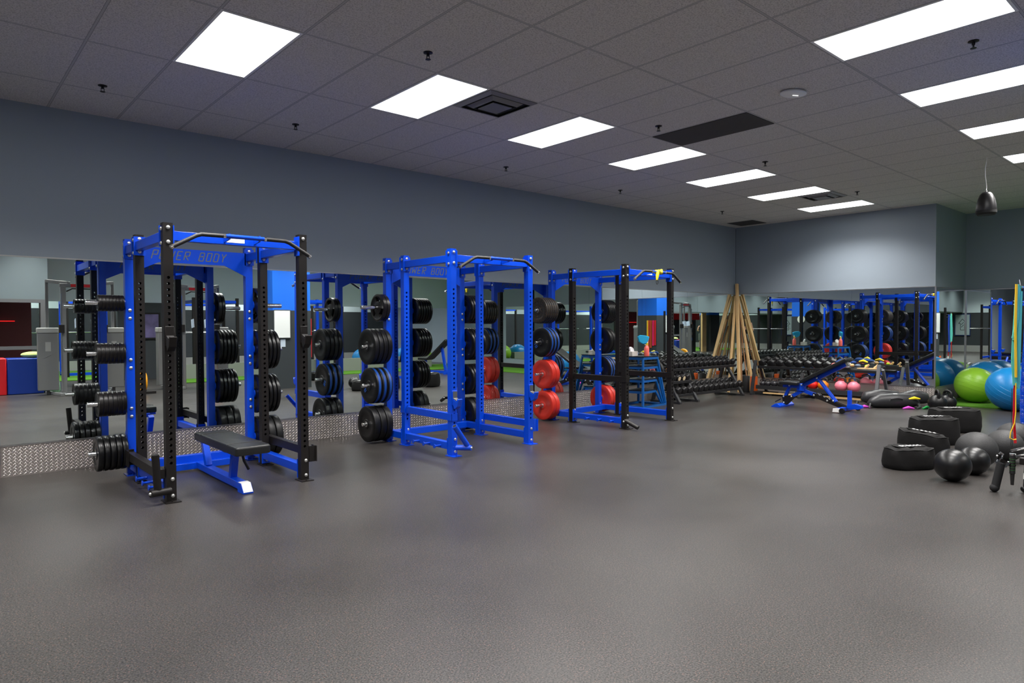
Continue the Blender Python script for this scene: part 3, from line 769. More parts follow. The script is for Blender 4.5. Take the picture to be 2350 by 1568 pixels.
part('front_foot_bar', MB().prism([(Y(-2.31), .07), (Y(-2.37), .03), (Y(-2.37), 0), (Y(-2.2), 0), (Y(-2.2), .012), (Y(-2.27), .06)], -.26, .26, lambda u_, v_, q: (q, u_, v_)), BLUE, b, .003)
part('rear_foot_bar', MB().bx(-.30, .30, Y(-3.41), Y(-3.34), .015, .08), BLUE, b, .004)
part('foot_label', MB().prism([(Y(-3.30), .015), (Y(-3.31), .075), (Y(-3.36), .083), (Y(-3.42), .083), (Y(-3.42), .015)], -.315, -.301, lambda u_, v_, q: (q, u_, v_)), WHITE, b, label='pale label on the foot')
for s in (-1, 1):
    part('wheel', MB().cyl((s*.30, Y(-3.46), .045), (s*.34, Y(-3.46), .045), .045, 20), RUBBER, b)
part('lift_handle_post', MB().bar((0, Y(-3.45), .06), (0, Y(-3.45), .36), .05, .07, (1, 0, 0)), BLUE, b, .003)
part('rear_arm', MB().prism([(Y(-3.42), .06), (Y(-3.42), .12), (Y(-3.55), .145), (Y(-3.65), .12), (Y(-3.66), .08), (Y(-3.6), .055)], -.04, .04, lambda u_, v_, q: (q, u_, v_)), BLUE, b, .003)
part('adjuster_handle', MB().tube([(-.05, Y(-2.27), .13), (-.05, Y(-2.17), .075)], .012, 8), GRIP, b)
bm_ = bolt_me
for (y, z) in ((-2.43, .385), (-2.325, .18), (-2.33, .07), (-2.47, .19), (-2.65, .41), (-2.87, .24), (-3.10, .165), (-3.2, .17), (-2.92, .545)):
    link('bolt', bolt_me, b, (-.052, Y(y), z), (0, 0, PI))

# ================================================================= DUMBBELLS + RACKS
def hexd(L, r, hl, m=RUBBER):
    """dumbbell along local y, centred at origin; returns builder"""
    t = bpy.data.objects.new('dumbbell', None); COL.objects.link(t)
    for s in (-1, 1):
        mb = MB(); n = 6
        prof = [(r*.72, 0), (r*.98, hl*.16), (r, hl*.3), (r, hl*.75), (r*.9, hl*.92), (r*.7, hl)]
        vs = []; fs = []
        for (q, d) in prof:
            for k in range(n):
                a = 2*PI*(k+.5)/n; vs.append((q*math.cos(a), s*(L/2-hl+d), q*math.sin(a)))
        for i in range(len(prof)-1):
            for k in range(n): fs.append((i*n+k, i*n+(k+1) % n, (i+1)*n+(k+1) % n, (i+1)*n+k))
        fs += [tuple(range(n)), tuple(range((len(prof)-1)*n, len(prof)*n))]
        mb.add(vs, fs); part('head', mb, m, t, angle=50)
    part('handle', MB().tube([(0, -L/2+hl, 0), (0, -.03, 0), (0, .03, 0), (0, L/2-hl, 0)], [.014, .017, .017, .014], 12), STEEL, t)
    return t
DRUB = mat('dumbbell_rubber', (22, 21, 22), .45, noise=.2, spec=.4)
protos = {k: hexd(*v, DRUB) for k, v in {'m': (.27, .070, .085), 'l': (.31, .082, .10)}.items()}
usedp = set()
def place_db(k, loc, rot, label, group):
    o = protos[k] if k not in usedp else copy_tree(protos[k])
    usedp.add(k); o.location = loc; o.rotation_euler = rot
    return tag(o, label, 'dumbbell', group)
DBF = mat('rack_charcoal_paint', (42, 42, 44), .5)
# rack A: along the mirror wall
ra = thing('dumbbell_rack', 'black dumbbell rack along the mirror wall, between blue stands and wooden poles', 'dumbbell rack', (-2.25, -.52, 0))
XA0, XA1 = -1.18, 1.20
for k, x in enumerate((XA0, -.60, XA1-.15)):
    part('upright', MB().bar((x, -.34, .03), (x, .14, .80), .05, .06, (1, 0, 0)).bar((x, .26, .03), (x, .10, .66), .05, .06, (1, 0, 0)).bx(x-.03, x+.03, -.38, .30, 0, .04), DBF, ra, .003)
def tray(parent, x0, x1, yc, z, tilt, dep=.30):
    R = Matrix.Rotation(tilt, 3, 'X'); mb = MB()
    for s, hh in ((-1, .05), (1, .03)):
        mb.box(Vector(((x0+x1)/2, yc, z))+R @ Vector((0, s*dep/2, 0)), (x1-x0, .02, hh), R)
    mb.box(Vector(((x0+x1)/2, yc, z))+R @ Vector((0, -.07, -.02)), (x1-x0, .05, .01), R)
    mb.box(Vector(((x0+x1)/2, yc, z))+R @ Vector((0, .07, -.02)), (x1-x0, .05, .01), R)
    return part('tray', mb, DBF, parent)
TA = [(.04, .665, .35, -1.2, 1.2), (-.12, .19, .3, -1.2, 1.2), (-.04, .43, .3, -1.2, -.58)]
for yc, z, tl, x0, x1 in TA: tray(ra, x0, x1, yc, z, tl)
def up_off(tl, h): return Vector((0, -math.sin(tl)*h, math.cos(tl)*h))
n = 14
for i in range(n):
    x = -2.25-1.11+i*(2.22/(n-1)); p = Vector((x, -.52+.04, .665))+up_off(.35, .068)
    place_db('m', p, (.35, 0, random.uniform(-.04, .04)), 'medium black rubber dumbbell, %s from the left on the top tray by the mirror wall' % ORD[i+1], 'dumbbells on the mirror wall rack')
n = 13
for i in range(n):
    x = -2.25-1.09+i*(2.18/(n-1)); p = Vector((x, -.52-.12, .19))+up_off(.3, .078)
    place_db('l', p, (.3, 0, random.uniform(-.05, .05)), 'big black rubber dumbbell, %s from the left on the bottom tray by the mirror wall' % ORD[i+1], 'dumbbells on the mirror wall rack')
n = 4
for i in range(n):
    x = -2.25-1.11+i*.152; p = Vector((x, -.52-.04, .43))+up_off(.3, .066)
    o = place_db('m', p, (.3, 0, 0), 'medium black dumbbell%s, %s from the left on the short middle tray' % (' with cream end cap' if i in (1, 2) else '', ORD[i+1]), 'dumbbells on the mirror wall rack')
    if i in (1, 2): part('end_disc', MB().cyl((0, -.1355, 0), (0, -.139, 0), .040, 18), mat('cream_disc', (225, 205, 165), .6), o)
# rack B: along the far wall
rb = thing('dumbbell_rack', 'black two tier rack on the far wall holding dumbbells above and kettlebells below', 'dumbbell rack', (-.42, -2.1, 0), -PI/2)
# local x -> world -y ; local y -> world x   (rotation -90)
def LB(wx, wy): return (-(wy+2.1), (wx+.42))
for k, x in enumerate((-1.225, -.2, 1.225)):
    part('upright', MB().bar((x, -.44, .03), (x, -.28, .72) if k != 1 else (x, -.3, .5), .045, .06, (1, 0, 0)).bar((x, .18, .03), (x, -.10, .62), .045, .05, (1, 0, 0)).bx(x-.025, x+.025, -.47, .24, 0, .04), DBF if k < 2 else mat('rack_grey_paint', (92, 92, 95), .5), rb, .003)
tray(rb, -1.2, 1.2, -.08, .62, .25, .32)
part('shelf', MB().bx(-1.2, 1.2, -.30, .14, .15, .17).bx(-1.2, 1.2, -.315, -.30, .12, .20), DBF, rb)
part('top_shelf', MB().box((.78, -.08, .605), (.8, .30, .02), Matrix.Rotation(.25, 3, 'X')), DBF, rb)
n = 8
for i in range(n):
    wy = -.99-i*(1.36/(n-1))
    p = Vector((-.42-.08, wy, .625))+Vector((-math.sin(.25)*.07, 0, math.cos(.25)*.07))
    place_db('l', p, (.25, 0, -PI/2+random.uniform(-.07, .07)), 'hexagonal black dumbbell, %s from the poles on the far wall rack' % ORD[i+1], 'hexagonal dumbbells on the far wall rack')
# kettlebells
KHAND = mat('worn_dark_steel', (88, 84, 82), .35, .8)
def kettlebell(r, m, hm, label, loc, rz, s=1.0, flat=.82):
    o = thing('kettlebell', label, 'kettlebell', loc, rz, 'kettlebells')
    prof = [(.0001, 0), (r*.55, 0), (r*.62, r*.03)]+[(r*math.cos(a), r*.93+r*.93*math.sin(a)) for a in [math.radians(q) for q in range(-62, 86, 12)]]+[(.0001, r*1.86)]
    part('body', MB().lathe(prof, 32), m, o)
    hw = r*.62; zt = r*1.86
    pts = [(-hw*1.0, 0, zt-r*.35), (-hw*1.12, 0, zt+r*.05), (-hw*1.05, 0, zt+r*.3), (-hw*.65, 0, zt+r*.47), (0, 0, zt+r*.5), (hw*.65, 0, zt+r*.47), (hw*1.05, 0, zt+r*.3), (hw*1.12, 0, zt+r*.05), (hw*1.0, 0, zt-r*.35)]
    part('handle', MB().tube(pts, [r*.2, r*.16, r*.15, r*.14, r*.14, r*.14, r*.15, r*.16, r*.2], 12), hm, o)
    return o
KB = [(-.98, .062, KIRON, 'small dark kettlebell with wine band'), (-1.10, .064, KIRON, 'small dark kettlebell with silver marks'), (-1.24, .072, KIRON, 'dark grey kettlebell'), (-1.39, .078, KIRON, 'dark blue grey kettlebell'), (-1.55, .082, KIRON, 'dark kettlebell with gold spots'),
      (-1.72, .082, KIRON, 'dark kettlebell behind the bench seat'), (-1.88, .084, KIRON, 'dark kettlebell under the bench backrest')]
for wy, r, m, l in KB:
    kettlebell(r, m, KIRON, l+' on the low shelf of the far wall rack', (-.60, wy, .17), PI/2+.2)
for wy, m, l in ((-2.05, KRED, 'red enamel kettlebell'), (-2.26, KORANGE, 'orange enamel kettlebell')):
    kettlebell(.105, m, KHAND, l+' on the low shelf behind the incline bench', (-.60, wy, .17), PI/2)
for wy, l in ((-2.60, 'left of the two pink kettlebells on the low shelf'), (-2.84, 'right of the two pink kettlebells on the low shelf')):
    kettlebell(.115, PINK, KHAND, l, (-.60, wy, .17), PI/2+.15)
def rubber_kb(r, loc, rz, label):
    return kettlebell(r, RUBBER, RUBBER, label, loc, rz)
rubber_kb(.145, (-1.05, -4.38, 0), .5, 'big black rubber kettlebell on the floor, front of the pair by the wall corner')
rubber_kb(.135, (-.72, -4.44, 0), .9, 'big black rubber kettlebell on the floor, behind the front one near green ball')
rubber_kb(.13, (-.36, -4.32, 0), .2, 'black rubber kettlebell on the floor hidden closest to the mirror corner')
# items lying on the top shelf of rack B
def blob(name, pts, rads, m, label, cat, group=None):
    return single(name, MB().tube(pts, rads, 12), m, label, cat, group)
SH = .655
single('towel', MB().sphere((0, 0, 0), 1, 20, 10, (.09, .20, .045)).sphere((.03, .08, .02), 1, 16, 8, (.05, .09, .04)), mat('navy_towel', (24, 60, 120), .9, bump=.6, bscale=60), 'crumpled navy towel on the top shelf of the far wall rack', 'towel', None, (-.44, -2.62, SH+.08))
single('exercise_glove', MB().sphere((0, 0, 0), 1, 20, 10, (.06, .10, .04)).tube([(-.02, -.06, 0), (-.04, -.13, .01)], [.035, .025], 10).tube([(.03, .05, 0), (.01, .13, .01)], [.03, .02], 10), mat('white_cloth', (225, 215, 215), .85), 'white padded glove on the top shelf, next to navy towel', 'glove', 'gloves on the shelf', (-.56, -2.64, SH+.045))
single('exercise_glove', MB().sphere((0, 0, 0), 1, 20, 10, (.045, .055, .04)).tube([(-.02, 0, 0), (-.06, .0, -.03)], [.03, .028], 10), mat('red_white_cloth', (215, 120, 115), .8), 'red and white glove at the shelf edge beside the last dumbbell', 'glove', 'gloves on the shelf', (-.60, -2.47, SH+.03))
single('foam_grip', MB().tube([(0, 0, 0), (.0, -.06, .02), (.02, -.12, .0)], [.02, .03, .02], 10), YELLOW, 'small yellow foam grip on white glove on the top shelf', 'grip', 'yellow pieces on the shelf', (-.50, -2.60, SH+.11))
single('foam_grip', MB().tube([(0, 0, 0), (.0, -.08, .02), (.0, -.16, -.01)], [.012, .026, .012], 10), YELLOW, 'yellow pointed grip near the round sponges on the top shelf', 'grip', 'yellow pieces on the shelf', (-.40, -2.85, SH+.10))
single('sponge_ball', MB().sphere((0, 0, 0), .045, 20, 12, (1, 1, .75)), mat('tan_foam', (205, 160, 110), .8), 'tan round sponge on the top shelf of the far wall rack', 'sponge', None, (-.60, -2.80, SH+.03))
single('sponge_ball', MB().sphere((0, 0, 0), .045, 20, 12, (1, 1.2, .7)), mat('blue_grey_foam', (95, 110, 130), .8), 'blue grey round sponge beside the tan one on the shelf', 'sponge', None, (-.58, -2.90, SH+.03))
single('tennis_ball', MB().sphere((0, 0, 0), .033, 20, 12), mat('tennis_yellow', (200, 225, 30), .8), 'small yellow green ball behind the wooden paddle', 'ball', None, (-.53, -3.04, SH+.02))
def paddle(loc, rz, label):
    o = thing('wooden_handle_block', label, 'wooden block', loc, rz, 'pale wooden handle blocks on the top shelf')
    part('board', MB().prism([(-.11, -.03), (-.05, -.045), (.09, -.04), (.11, 0), (.09, .04), (-.05, .04)], 0, .022, lambda a, c, q: (a, c, q)), WOODL, o, .004)
    part('horn', MB().tube([(.03, 0, .02), (.06, 0, .05), (.09, 0, .09)], [.026, .022, .016], 10), WOODL, o)
paddle((-.62, -3.02, SH-.03), -1.5, 'pale wooden handle block lying left at the end of the top shelf')
paddle((-.60, -3.17, SH-.03), -1.3, 'pale wooden handle block with upright horn at the right end of the shelf')
single('foam_block', MB().box((0, 0, 0), (.10, .16, .05), Matrix.Rotation(.3, 3, 'Y')), mat('grey_foam', (110, 108, 110), .8), 'grey foam block on the shelf just above the bench backrest', 'foam block', None, (-.66, -2.72, SH+.0), bevel=.006)
single('board', MB().box((0, 0, 0), (.30, .75, .03)), WOODL, 'pale wooden board leaning on the floor under the low shelf, left part', 'board', 'wooden boards under the kettlebell shelf', (-.60, -1.45, .035), (0, .10, .08))
single('board', MB().box((0, 0, 0), (.26, .9, .03)), WOODL, 'pale wooden board under the low shelf below pink kettlebells', 'board', 'wooden boards under the kettlebell shelf', (-.60, -2.6, .065), (0, -.08, 0))
single('board', MB().box((0, 0, 0), (.28, .5, .05)), mat('black_board', (22, 22, 22), .6), 'thin black slab on the floor at the left end under the shelf', 'board', None, (-.62, -1.02, .03))
# orange crate/foam and poles in the corner
single('foam_roller', MB().lathe([(.045, 0), (.045, .36), (.072, .36), (.075, .355), (.075, .005), (.072, 0)], 28, closed=True), ORANGE, 'upright orange foam roller between the wooden poles and the kettlebell shelf', 'foam roller', None, (-.52, -.74, 0))
single('foam_roller', MB().lathe([(.045, 0), (.045, .36), (.072, .36), (.075, .355), (.075, .005), (.072, 0)], 28, closed=True), mat('black_bumpy_foam', (24, 24, 25), .8, bump=1, bscale=40), 'upright black textured roller left of the orange roller', 'foam roller', None, (-.50, -.54, 0))
def pole(p0, p1, w, m, label, round_=False):
    p0, p1 = Vector(p0), Vector(p1); mb = MB()
    if round_: mb.cyl(p0, p1, w/2, 12)
    else: mb.bar(p0, p1, w, w, (1, 0, 0))
    single('wooden_pole', mb, m, label, 'pole', 'wooden poles leaning in the room corner', bevel=.003 if not round_ else 0)
pole((-.56, -.42, 0), (-.06, -.06, 2.40), .056, WOODL, 'tallest pale square wooden pole in the corner, reaching above the mirrors')
pole((-.30, -.62, 0), (-.05, -.08, 2.13), .042, WOODL, 'pale square pole leaning right of the tallest one')
pole((-.80, -.30, 0), (-.10, -.05, 2.12), .042, WOODL, 'pale square pole leaning left of the tallest one')
pole((-.36, -.52, 0), (-.06, -.12, 1.75), .028, WOODD, 'thin brown round stick close right of the tallest pole', True)
pole((-.42, -.40, 0), (-.05, -.16, 1.45), .028, WOODD, 'short brown round stick in the corner bundle', True)
pole((-.24, -.50, 0), (-.05, -.20, 1.6), .03, WOODL, 'pale thin round stick at the right of the bundle', True)

# ================================================================= NESTED BLUE STANDS
def stand(hh, label, dx=0):
    o = thing('plyometric_stand', label, 'stand', (-4.12+dx, -.50, 0), .12, 'nested blue jump stands beside the farthest rack')
    k = hh/.91; bx_, by_ = .30+.10*k, .22+.07*k; tx, ty = .20+.05*k, .16+.04*k
    for sx in (-1, 1):
        for sy in (-1, 1):
            part('leg', MB().bar((sx*bx_, sy*by_, .02), (sx*tx, sy*ty, hh-.03), .03, .03, (1, 0, 0)), STANDBLUE, o)
    mb = MB()
    for sy in (-1, 1): mb.bx(-bx_, bx_, sy*by_-.015, sy*by_+.015, .0, .035)
    for sx in (-1, 1): mb.bx(sx*bx_-.015, sx*bx_+.015, -by_, by_, .0, .035)
    part('base_frame', mb, STANDBLUE, o)
    part('top_frame', MB().bx(-tx, tx, -ty-.015, -ty+.015, hh-.06, hh-.012).bx(-tx, tx, ty-.015, ty+.015, hh-.06, hh-.012).bx(-tx-.015, -tx+.015, -ty, ty, hh-.06, hh-.012).bx(tx-.015, tx+.015, -ty, ty, hh-.06, hh-.012), STANDBLUE, o)
    part('top_mat', MB().bx(-tx-.02, tx+.02, -ty-.02, ty+.02, hh-.012, hh), RUBBER, o)
    return o
stand(.91, 'tallest blue jump stand with cleaning spray on its black top')
stand(.74, 'second tallest blue jump stand nested inside the tallest', -.0)
stand(.50, 'third tallest blue jump stand nested near the floor', .0)
stand(.30, 'lowest blue jump stand nested at the floor', 0)
o = thing('spray_bottle', 'pink cleaning spray bottle on the tallest blue stand', 'spray bottle', (-4.10, -.62, .91))
part('bottle', MB().lathe([(.0001, 0), (.043, 0), (.046, .01), (.046, .13), (.038, .165), (.018, .19), (.016, .205), (.0001, .205)], 24), mat('pink_liquid_plastic', (245, 110, 100), .35), o)
part('collar', MB().cyl((0, 0, .2), (0, 0, .235), .018, 14), YELLOW, o)
part('trigger', MB().box((-.01, 0, .25), (.07, .025, .03)).box((-.045, 0, .225), (.012, .018, .05)), WHITE, o)
single('cleaning_cloth', MB().prism([(-.12, .05), (-.07, .085), (.02, .08), (.10, .06), (.085, -.01), (.04, -.075), (-.02, -.08), (-.09, -.04)], -.03, .03, lambda a, c, q: (a, q+.15*a*a, c)), mat('blue_cloth', (20, 150, 195), .8, bump=.8, bscale=40), 'bright blue cloth draped over the spray bottle trigger', 'cloth', None, (-4.16, -.60, 1.205), (0, .05, -.6), bevel=.012)
o = thing('tissue_box', 'white tissue box on the tallest blue stand', 'tissue box', (-4.30, -.45, .91), .2)
part('carton', MB().bx(-.11, .11, -.06, .06, 0, .085), mat('pale_carton', (205, 198, 190), .7), o, .004)
part('tissue', MB().prism([(-.07, .085), (-.06, .15), (-.02, .17), (.04, .15), (.06, .12), (.055, .085)], -.015, .015, lambda a, c, q: (a, q+.3*(c-.085), c)), mat('tissue_paper', (240, 238, 240), .9), o, .004)

# ================================================================= FLOOR ITEMS RIGHT
def ball(r, loc, m, label, name='exercise_ball', cat='exercise ball', group='large vinyl exercise balls', rot=(0, 0, 0), seams=True):
    mb = MB().sphere((0, 0, 0), r, 56, 32, (1, 1, .965))
    o = single(name, mb, m, label, cat, group, (loc[0], loc[1], loc[2]+r*.965), rot)
    if seams:
        for a in (-.30, -.10, .10, .30):
            q = r*math.cos(a)+.0008; z = r*.965*math.sin(a)
            part('moulded_rib', MB().lathe([(q-.004, z-.003), (q+.001, z), (q-.004, z+.003)], 64), m, o)
    return o
ball(.335, (.66, -4.49, .018), BALLGREEN, 'lime green exercise ball on the turf', rot=(.3, .2, 0))
ball(.378, (-.10, -5.21, 0.0), BALLBLUE, 'nearest blue exercise ball at the right beside the hanging bands', rot=(.5, -.3, .0))
ball(.38, (1.39, -4.47, .018), BALLBLUE, 'blue exercise ball behind the green one against the mirror', rot=(-.4, .3, 0))
SHINY = mat('shiny_medicine_ball', (14, 14, 15), .34, spec=.4)
TEXB = mat('textured_slam_ball', (26, 26, 27), .6, bump=1.0, bscale=140)
MBALL = [(.155, (-6.771, -6.188, 0), SHINY, 'shiny black medicine ball nearest the camera'), (.14, (-6.30, -6.235, 0), SHINY, 'shiny black medicine ball right behind the nearest one'),
         (.187, (-5.90, -6.16, 0), TEXB, 'large textured black slam ball beside the black bags'), (.175, (-5.33, -6.27, 0), TEXB, 'textured black slam ball between the big one and the bands'), (.18, (-4.70, -6.22, 0), TEXB, 'textured black slam ball farthest back behind the bands')]
for r, loc, m, l in MBALL:
    o = ball(r, loc, m, l, 'medicine_ball', 'medicine ball', 'black medicine and slam balls', seams=False)
    if m is not SHINY:
        part('valve', MB().sphere((0, -r*.5, r*.80), .01, 10, 6), RUBBER, o)
def soft_bag(L, W, H, loc, rz, label, squash=.0, slope=0.0):
    o = thing('soft_plyo_bag', label, 'gym bag', loc, rz, 'black nylon bags with white lettering on the floor')
    mb = MB(); nu = 36; levels = [(.93, 0), (.99, .06), (1.02, .25), (1.0, .6), (.965, .85), (.93, .94), (.86, .985), (.5, 1.0), (.02, 1.01)]
    for sc, hz in levels: pass
    vs = []; fs = []
    for li, (sc, hz) in enumerate(levels):
        for k in range(nu):
            a = 2*PI*k/nu; ca, sa = math.cos(a), math.sin(a); e = .45 if L > .6 else .74
            x = (abs(ca)**e)*(1 if ca > 0 else -1)*L/2*sc; y = (abs(sa)**e)*(1 if sa > 0 else -1)*W/2*sc
            wob = .006*math.sin(5*a+li)+.004*math.sin(9*a+2*li)
            z = H*hz*(1-squash*(x/L+.5))+(wob if 0 < li < 8 else 0)
            vs.append((x+wob*.6*ca, y+wob*.6*sa, max(z, 0)))
    for li in range(len(levels)-1):
        for k in range(nu): fs.append((li*nu+k, li*nu+(k+1) % nu, (li+1)*nu+(k+1) % nu, (li+1)*nu+k))
    fs.append(tuple(range(nu-1, -1, -1))); fs.append(tuple(range((len(levels)-1)*nu, len(levels)*nu)))
    body = part('bag_shell', mb.add(vs, fs), NYLON, o, angle=60)
    pts = [(vs[5*nu+k][0]*1.01, vs[5*nu+k][1]*1.01, vs[5*nu+k][2]) for k in range(nu)]; pts.append(pts[0])
    part('piping', MB().tube(pts, .0045, 6, cap=False), mat('black_piping', (12, 12, 12), .6), o)
    flap = part('top_flap', MB().box((0, 0, H*(1-squash*.5)+.006), (L*.62, W*.34, .008), Matrix.Rotation(math.atan(squash*H/L), 3, 'Y')), NYLON, o, .003)
    lg = MB(); xx = -L*.24; random.seed(int(L*1000))
    for wd, sh in ((.032, 'B'), (.02, 'i'), (.03, 'e'), (.028, 'a'), (.026, 'l'), (.03, 'n')):
        zz = H*(1-squash*((xx+wd/2)/L+.5))+.0125
        lg.box((xx+wd/2, -.012, zz), (wd*.25, .055, .0025)); lg.box((xx+wd*.7, -.012+.02, zz), (wd*.7, .014, .0025)); lg.box((xx+wd*.7, -.012-.018, zz), (wd*.7, .012, .0025))
        if sh in 'Be': lg.box((xx+wd*1.0, -.012, zz), (wd*.22, .045, .0025))
        xx += wd+.014
    part('lettering', lg, LOGO, flap, label='white lettering')
    return o
VA = math.atan2(-.66, .751)
soft_bag(.50, .32, .215, (-6.42, -5.70, 0), VA+.18, 'lowest flat black nylon bag nearest the camera, beside the shiny medicine ball')
soft_bag(.50, .32, .315, (-5.64, -5.59, 0), VA-.25, 'black nylon bag with skewed lettered flap, second of the row', .28)
soft_bag(.58, .34, .33, (-4.66, -5.40, 0), VA+.05, 'tall black nylon bag, third from the camera in the row')
soft_bag(.62, .36, .32, (-3.40, -5.27, 0), VA+.02, 'boxy black nylon bag farthest back in the row')
# weighted bags heap
def sandbag(pts, rads, loc, rz, label, hand=True):
    o = thing('sandbag', label, 'sandbag', loc, rz, 'heap of training sandbags before the far mirrors')
    GB = mat('grey_black_vinyl', (46, 46, 48), .4, bump=.5, bscale=40, spec=.4)
    mb = MB(); mb.tube(pts, rads, 18); mb.v = [(x, y, z if z > .002 else .002) for x, y, z in mb.v]
    part('bag_body', mb, GB, o, angle=80)
    if hand:
        part('handle', MB().tube([(-.15, -.10, .10), (-.13, -.14, .17), (-.02, -.15, .19), (.08, -.13, .17), (.10, -.10, .10)], .012, 8), mat('webbing', (70, 70, 72), .6), o)
        part('handle', MB().tube([(-.25, .02, .16), (-.1, .03, .235), (.12, .03, .235), (.25, .02, .16)], .012, 8), MATS['webbing'], o)
    part('tie_strap', MB().tube([(-.42, -.02, .05), (-.46, -.08, .08), (-.50, -.12, .01)], [.02, .018, .012], 8), MATS['grey_black_vinyl'], o)
    part('tie_strap', MB().tube([(.40, -.05, .06), (.36, -.18, .03), (.25, -.26, .008)], [.03, .026, .014], 8), MATS['grey_black_vinyl'], o)
    return o
sb = sandbag([(-.46, 0, .07), (-.39, 0, .09), (-.27, 0, .12), (0, 0, .128), (.25, 0, .12), (.38, 0, .095), (.46, 0, .06)], [.03, .08, .12, .13, .12, .085, .025], (-1.12, -3.72, 0), VA+.02, 'front grey black training sandbag with webbing handles lying on the floor')
part('patch', MB().box((0, -.05, .248), (.07, .02, .003), Matrix.Rotation(.4, 3, 'X')), WHITE, sb)
sandbag([(-.34, 0, .10), (-.26, 0, .14), (0, 0, .155), (.27, 0, .14), (.34, 0, .08)], [.03, .11, .14, .12, .03], (-.90, -3.42, 0), VA, 'rear black training sandbag against the diamond plate')
sandbag([(-.30, 0, .08), (-.22, 0, .12), (0, 0, .15), (.20, 0, .12), (.30, 0, .06)], [.03, .10, .13, .11, .03], (-.40, -3.80, 0), VA, 'black training sandbag on the right of the heap next to the kettlebells', False)
def wedge(name, m, loc, rz, label, cat):
    single(name, MB().tube([(-.10, 0, .012), (0, 0, .03), (.10, 0, .012)], [.012, .028, .01], 10), m, label, cat, 'bright rubber loops in the sandbag heap', loc, (0, 0, rz))
wedge('loop_band', YELLOW, (-1.30, -3.50, .16), VA+.6, 'yellow loop on the left end of front sandbag', 'band')
wedge('loop_band', YELLOW, (-.96, -4.00, .15), VA, 'yellow loop on the right end of front sandbag', 'band')
wedge('loop_band', mat('magenta_rubber', (195, 60, 180), .5), (-1.18, -3.98, .0), VA, 'magenta loop on the floor before the front sandbag', 'band')
wedge('loop_band', MATS['magenta_rubber'], (-1.55, -3.40, .0), VA, 'magenta loop on the floor left of the front sandbag', 'band')
wedge('loop_band', mat('green_rubber', (20, 160, 70), .5), (-.92, -4.18, .0), VA+.4, 'green loop on the floor before the kettlebells', 'band')
wedge('loop_band', WOODL, (-.72, -3.40, .17), VA+.5, 'tan loop on the top of the rear sandbag', 'band')

# ================================================================= BAND STAND at right edge
px_, py_ = -6.80, -6.715
st = thing('band_stand', 'black upright storage post with hooks at the right picture edge', 'storage post', (px_+.10, py_-.10, 0))
part('upright', MB().bx(-.03, .03, -.03, .03, 0, 2.0), BLACK, st, .003)
part('base', MB().bx(-.2, .2, -.2, .05, 0, .02), BLACK, st, .003)
part('hook', MB().tube([(-.03, .03, 1.78), (-.09, .09, 1.78), (-.12, .12, 1.80), (-.125, .125, 1.85)], .006, 8), CHROME, st)
part('hook', MB().tube([(-.03, .03, 1.70), (-.07, .07, 1.70), (-.08, .08, 1.74)], .006, 8), CHROME, st)
for z in (.36, .30): part('storage_arm', MB().tube([(-.0, .0, z+.05), (-.16, .16, z)], .011, 10), CHROME, st)
def P(dr, z, dd=0):    # offset along the picture plane / depth, around the stand's hook
    return (px_+dr*.751+dd*.66, py_-dr*.66+dd*.751, z)
def band(pts, w, t, m, label, group='resistance bands hanging on the storage post', parent=None):
    mb = MB()
    for a, b in zip(pts[:-1], pts[1:]): mb.bar(a, b, w, t, (.66, .751, 0))
    return single('resistance_band', mb, m, label, 'resistance band', group)
band([P(-.062, 1.81), P(-.066, 1.4), P(-.055, 1.0)], .018, .008, YB, 'yellow flat band hanging leftmost on the post')
single('resistance_band', MB().tube([P(-.055, .95), P(-.052, .7), P(-.062, .60), P(-.095, .52), P(-.10, .47), P(-.07, .455), P(-.045, .46)], .0045, 8), YB, 'thin yellow tube band ending in a loop', 'resistance band', 'resistance bands hanging on the storage post')
band([P(-.035, 1.81, .01), P(-.045, 1.5, .01), P(-.075, 1.34, .01), P(-.045, 1.32, .01)], .028, .006, TEAL, 'teal flat band, short folded loop at the top')
band([P(-.03, 1.8, .02), P(-.06, 1.15, .02), P(-.04, .93, .02)], .05, .005, TEAL, 'wide teal band hanging behind the yellow one')
band([P(-.012, 1.75, .015), P(-.025, .9, .015)], .03, .005, TEAL, 'narrow teal band between the wide one and blue coil')
coil = MB()
pts = []
for k in range(0, 1800):
    u_ = k/1799; z = 1.78-1.18*u_; a = k*2*PI/18
    cx = .015-.012*u_+.010*math.sin(u_*6)
    q = P(cx, z, -.02); pts.append((q[0]+.019*math.cos(a), q[1]+.019*math.sin(a), q[2]))
single('coiled_tube', coil.tube(pts, .0055, 6), mat('cobalt_rubber', (5, 70, 200), .35), 'cobalt blue sleeve coiled tube hanging down the post', 'resistance tube')
band([P(-.04, .93, .03), P(-.045, .62, .03), P(-.03, .42, .03)], .02, .006, REDR, 'narrow red strap under the teal bands')
band([P(.01, .62, -.03), P(.02, .36, -.03)], .022, .006, REDR, 'wide red strap below the blue coil')
single('strap_sleeve', MB().tube([P(.02, .47, -.035), P(.018, .40, -.035), P(.024, .34, -.035), P(.014, .32, -.035)], [.012, .016, .013, .02], 10), WHITE, 'white plastic sleeve below the blue coil', 'sleeve')
for s in (-.052, -.04): single('cable', MB().tube([P(s, .9, .05), P(s*1.02, .38, .05)], .002, 6), BLACK, 'thin black hanging cord, %s of two' % ('left' if s < -.045 else 'right'), 'cord', 'thin black cords')
g = thing('handle_attachment', 'black foam grip attachment with silver bracket leaning on the floor at right', 'cable attachment', P(-.21, .0, 0))
def Q(dr, z, dd=0): return (dr*.751+dd*.66, -dr*.66+dd*.751, z)
part('foam_grip', MB().tube([Q(-.015, .03), Q(.035, .25)], .033, 18), FOAM, g)
part('end_knob', MB().sphere(Q(-.02, .036), .036, 18, 12), FOAM, g)
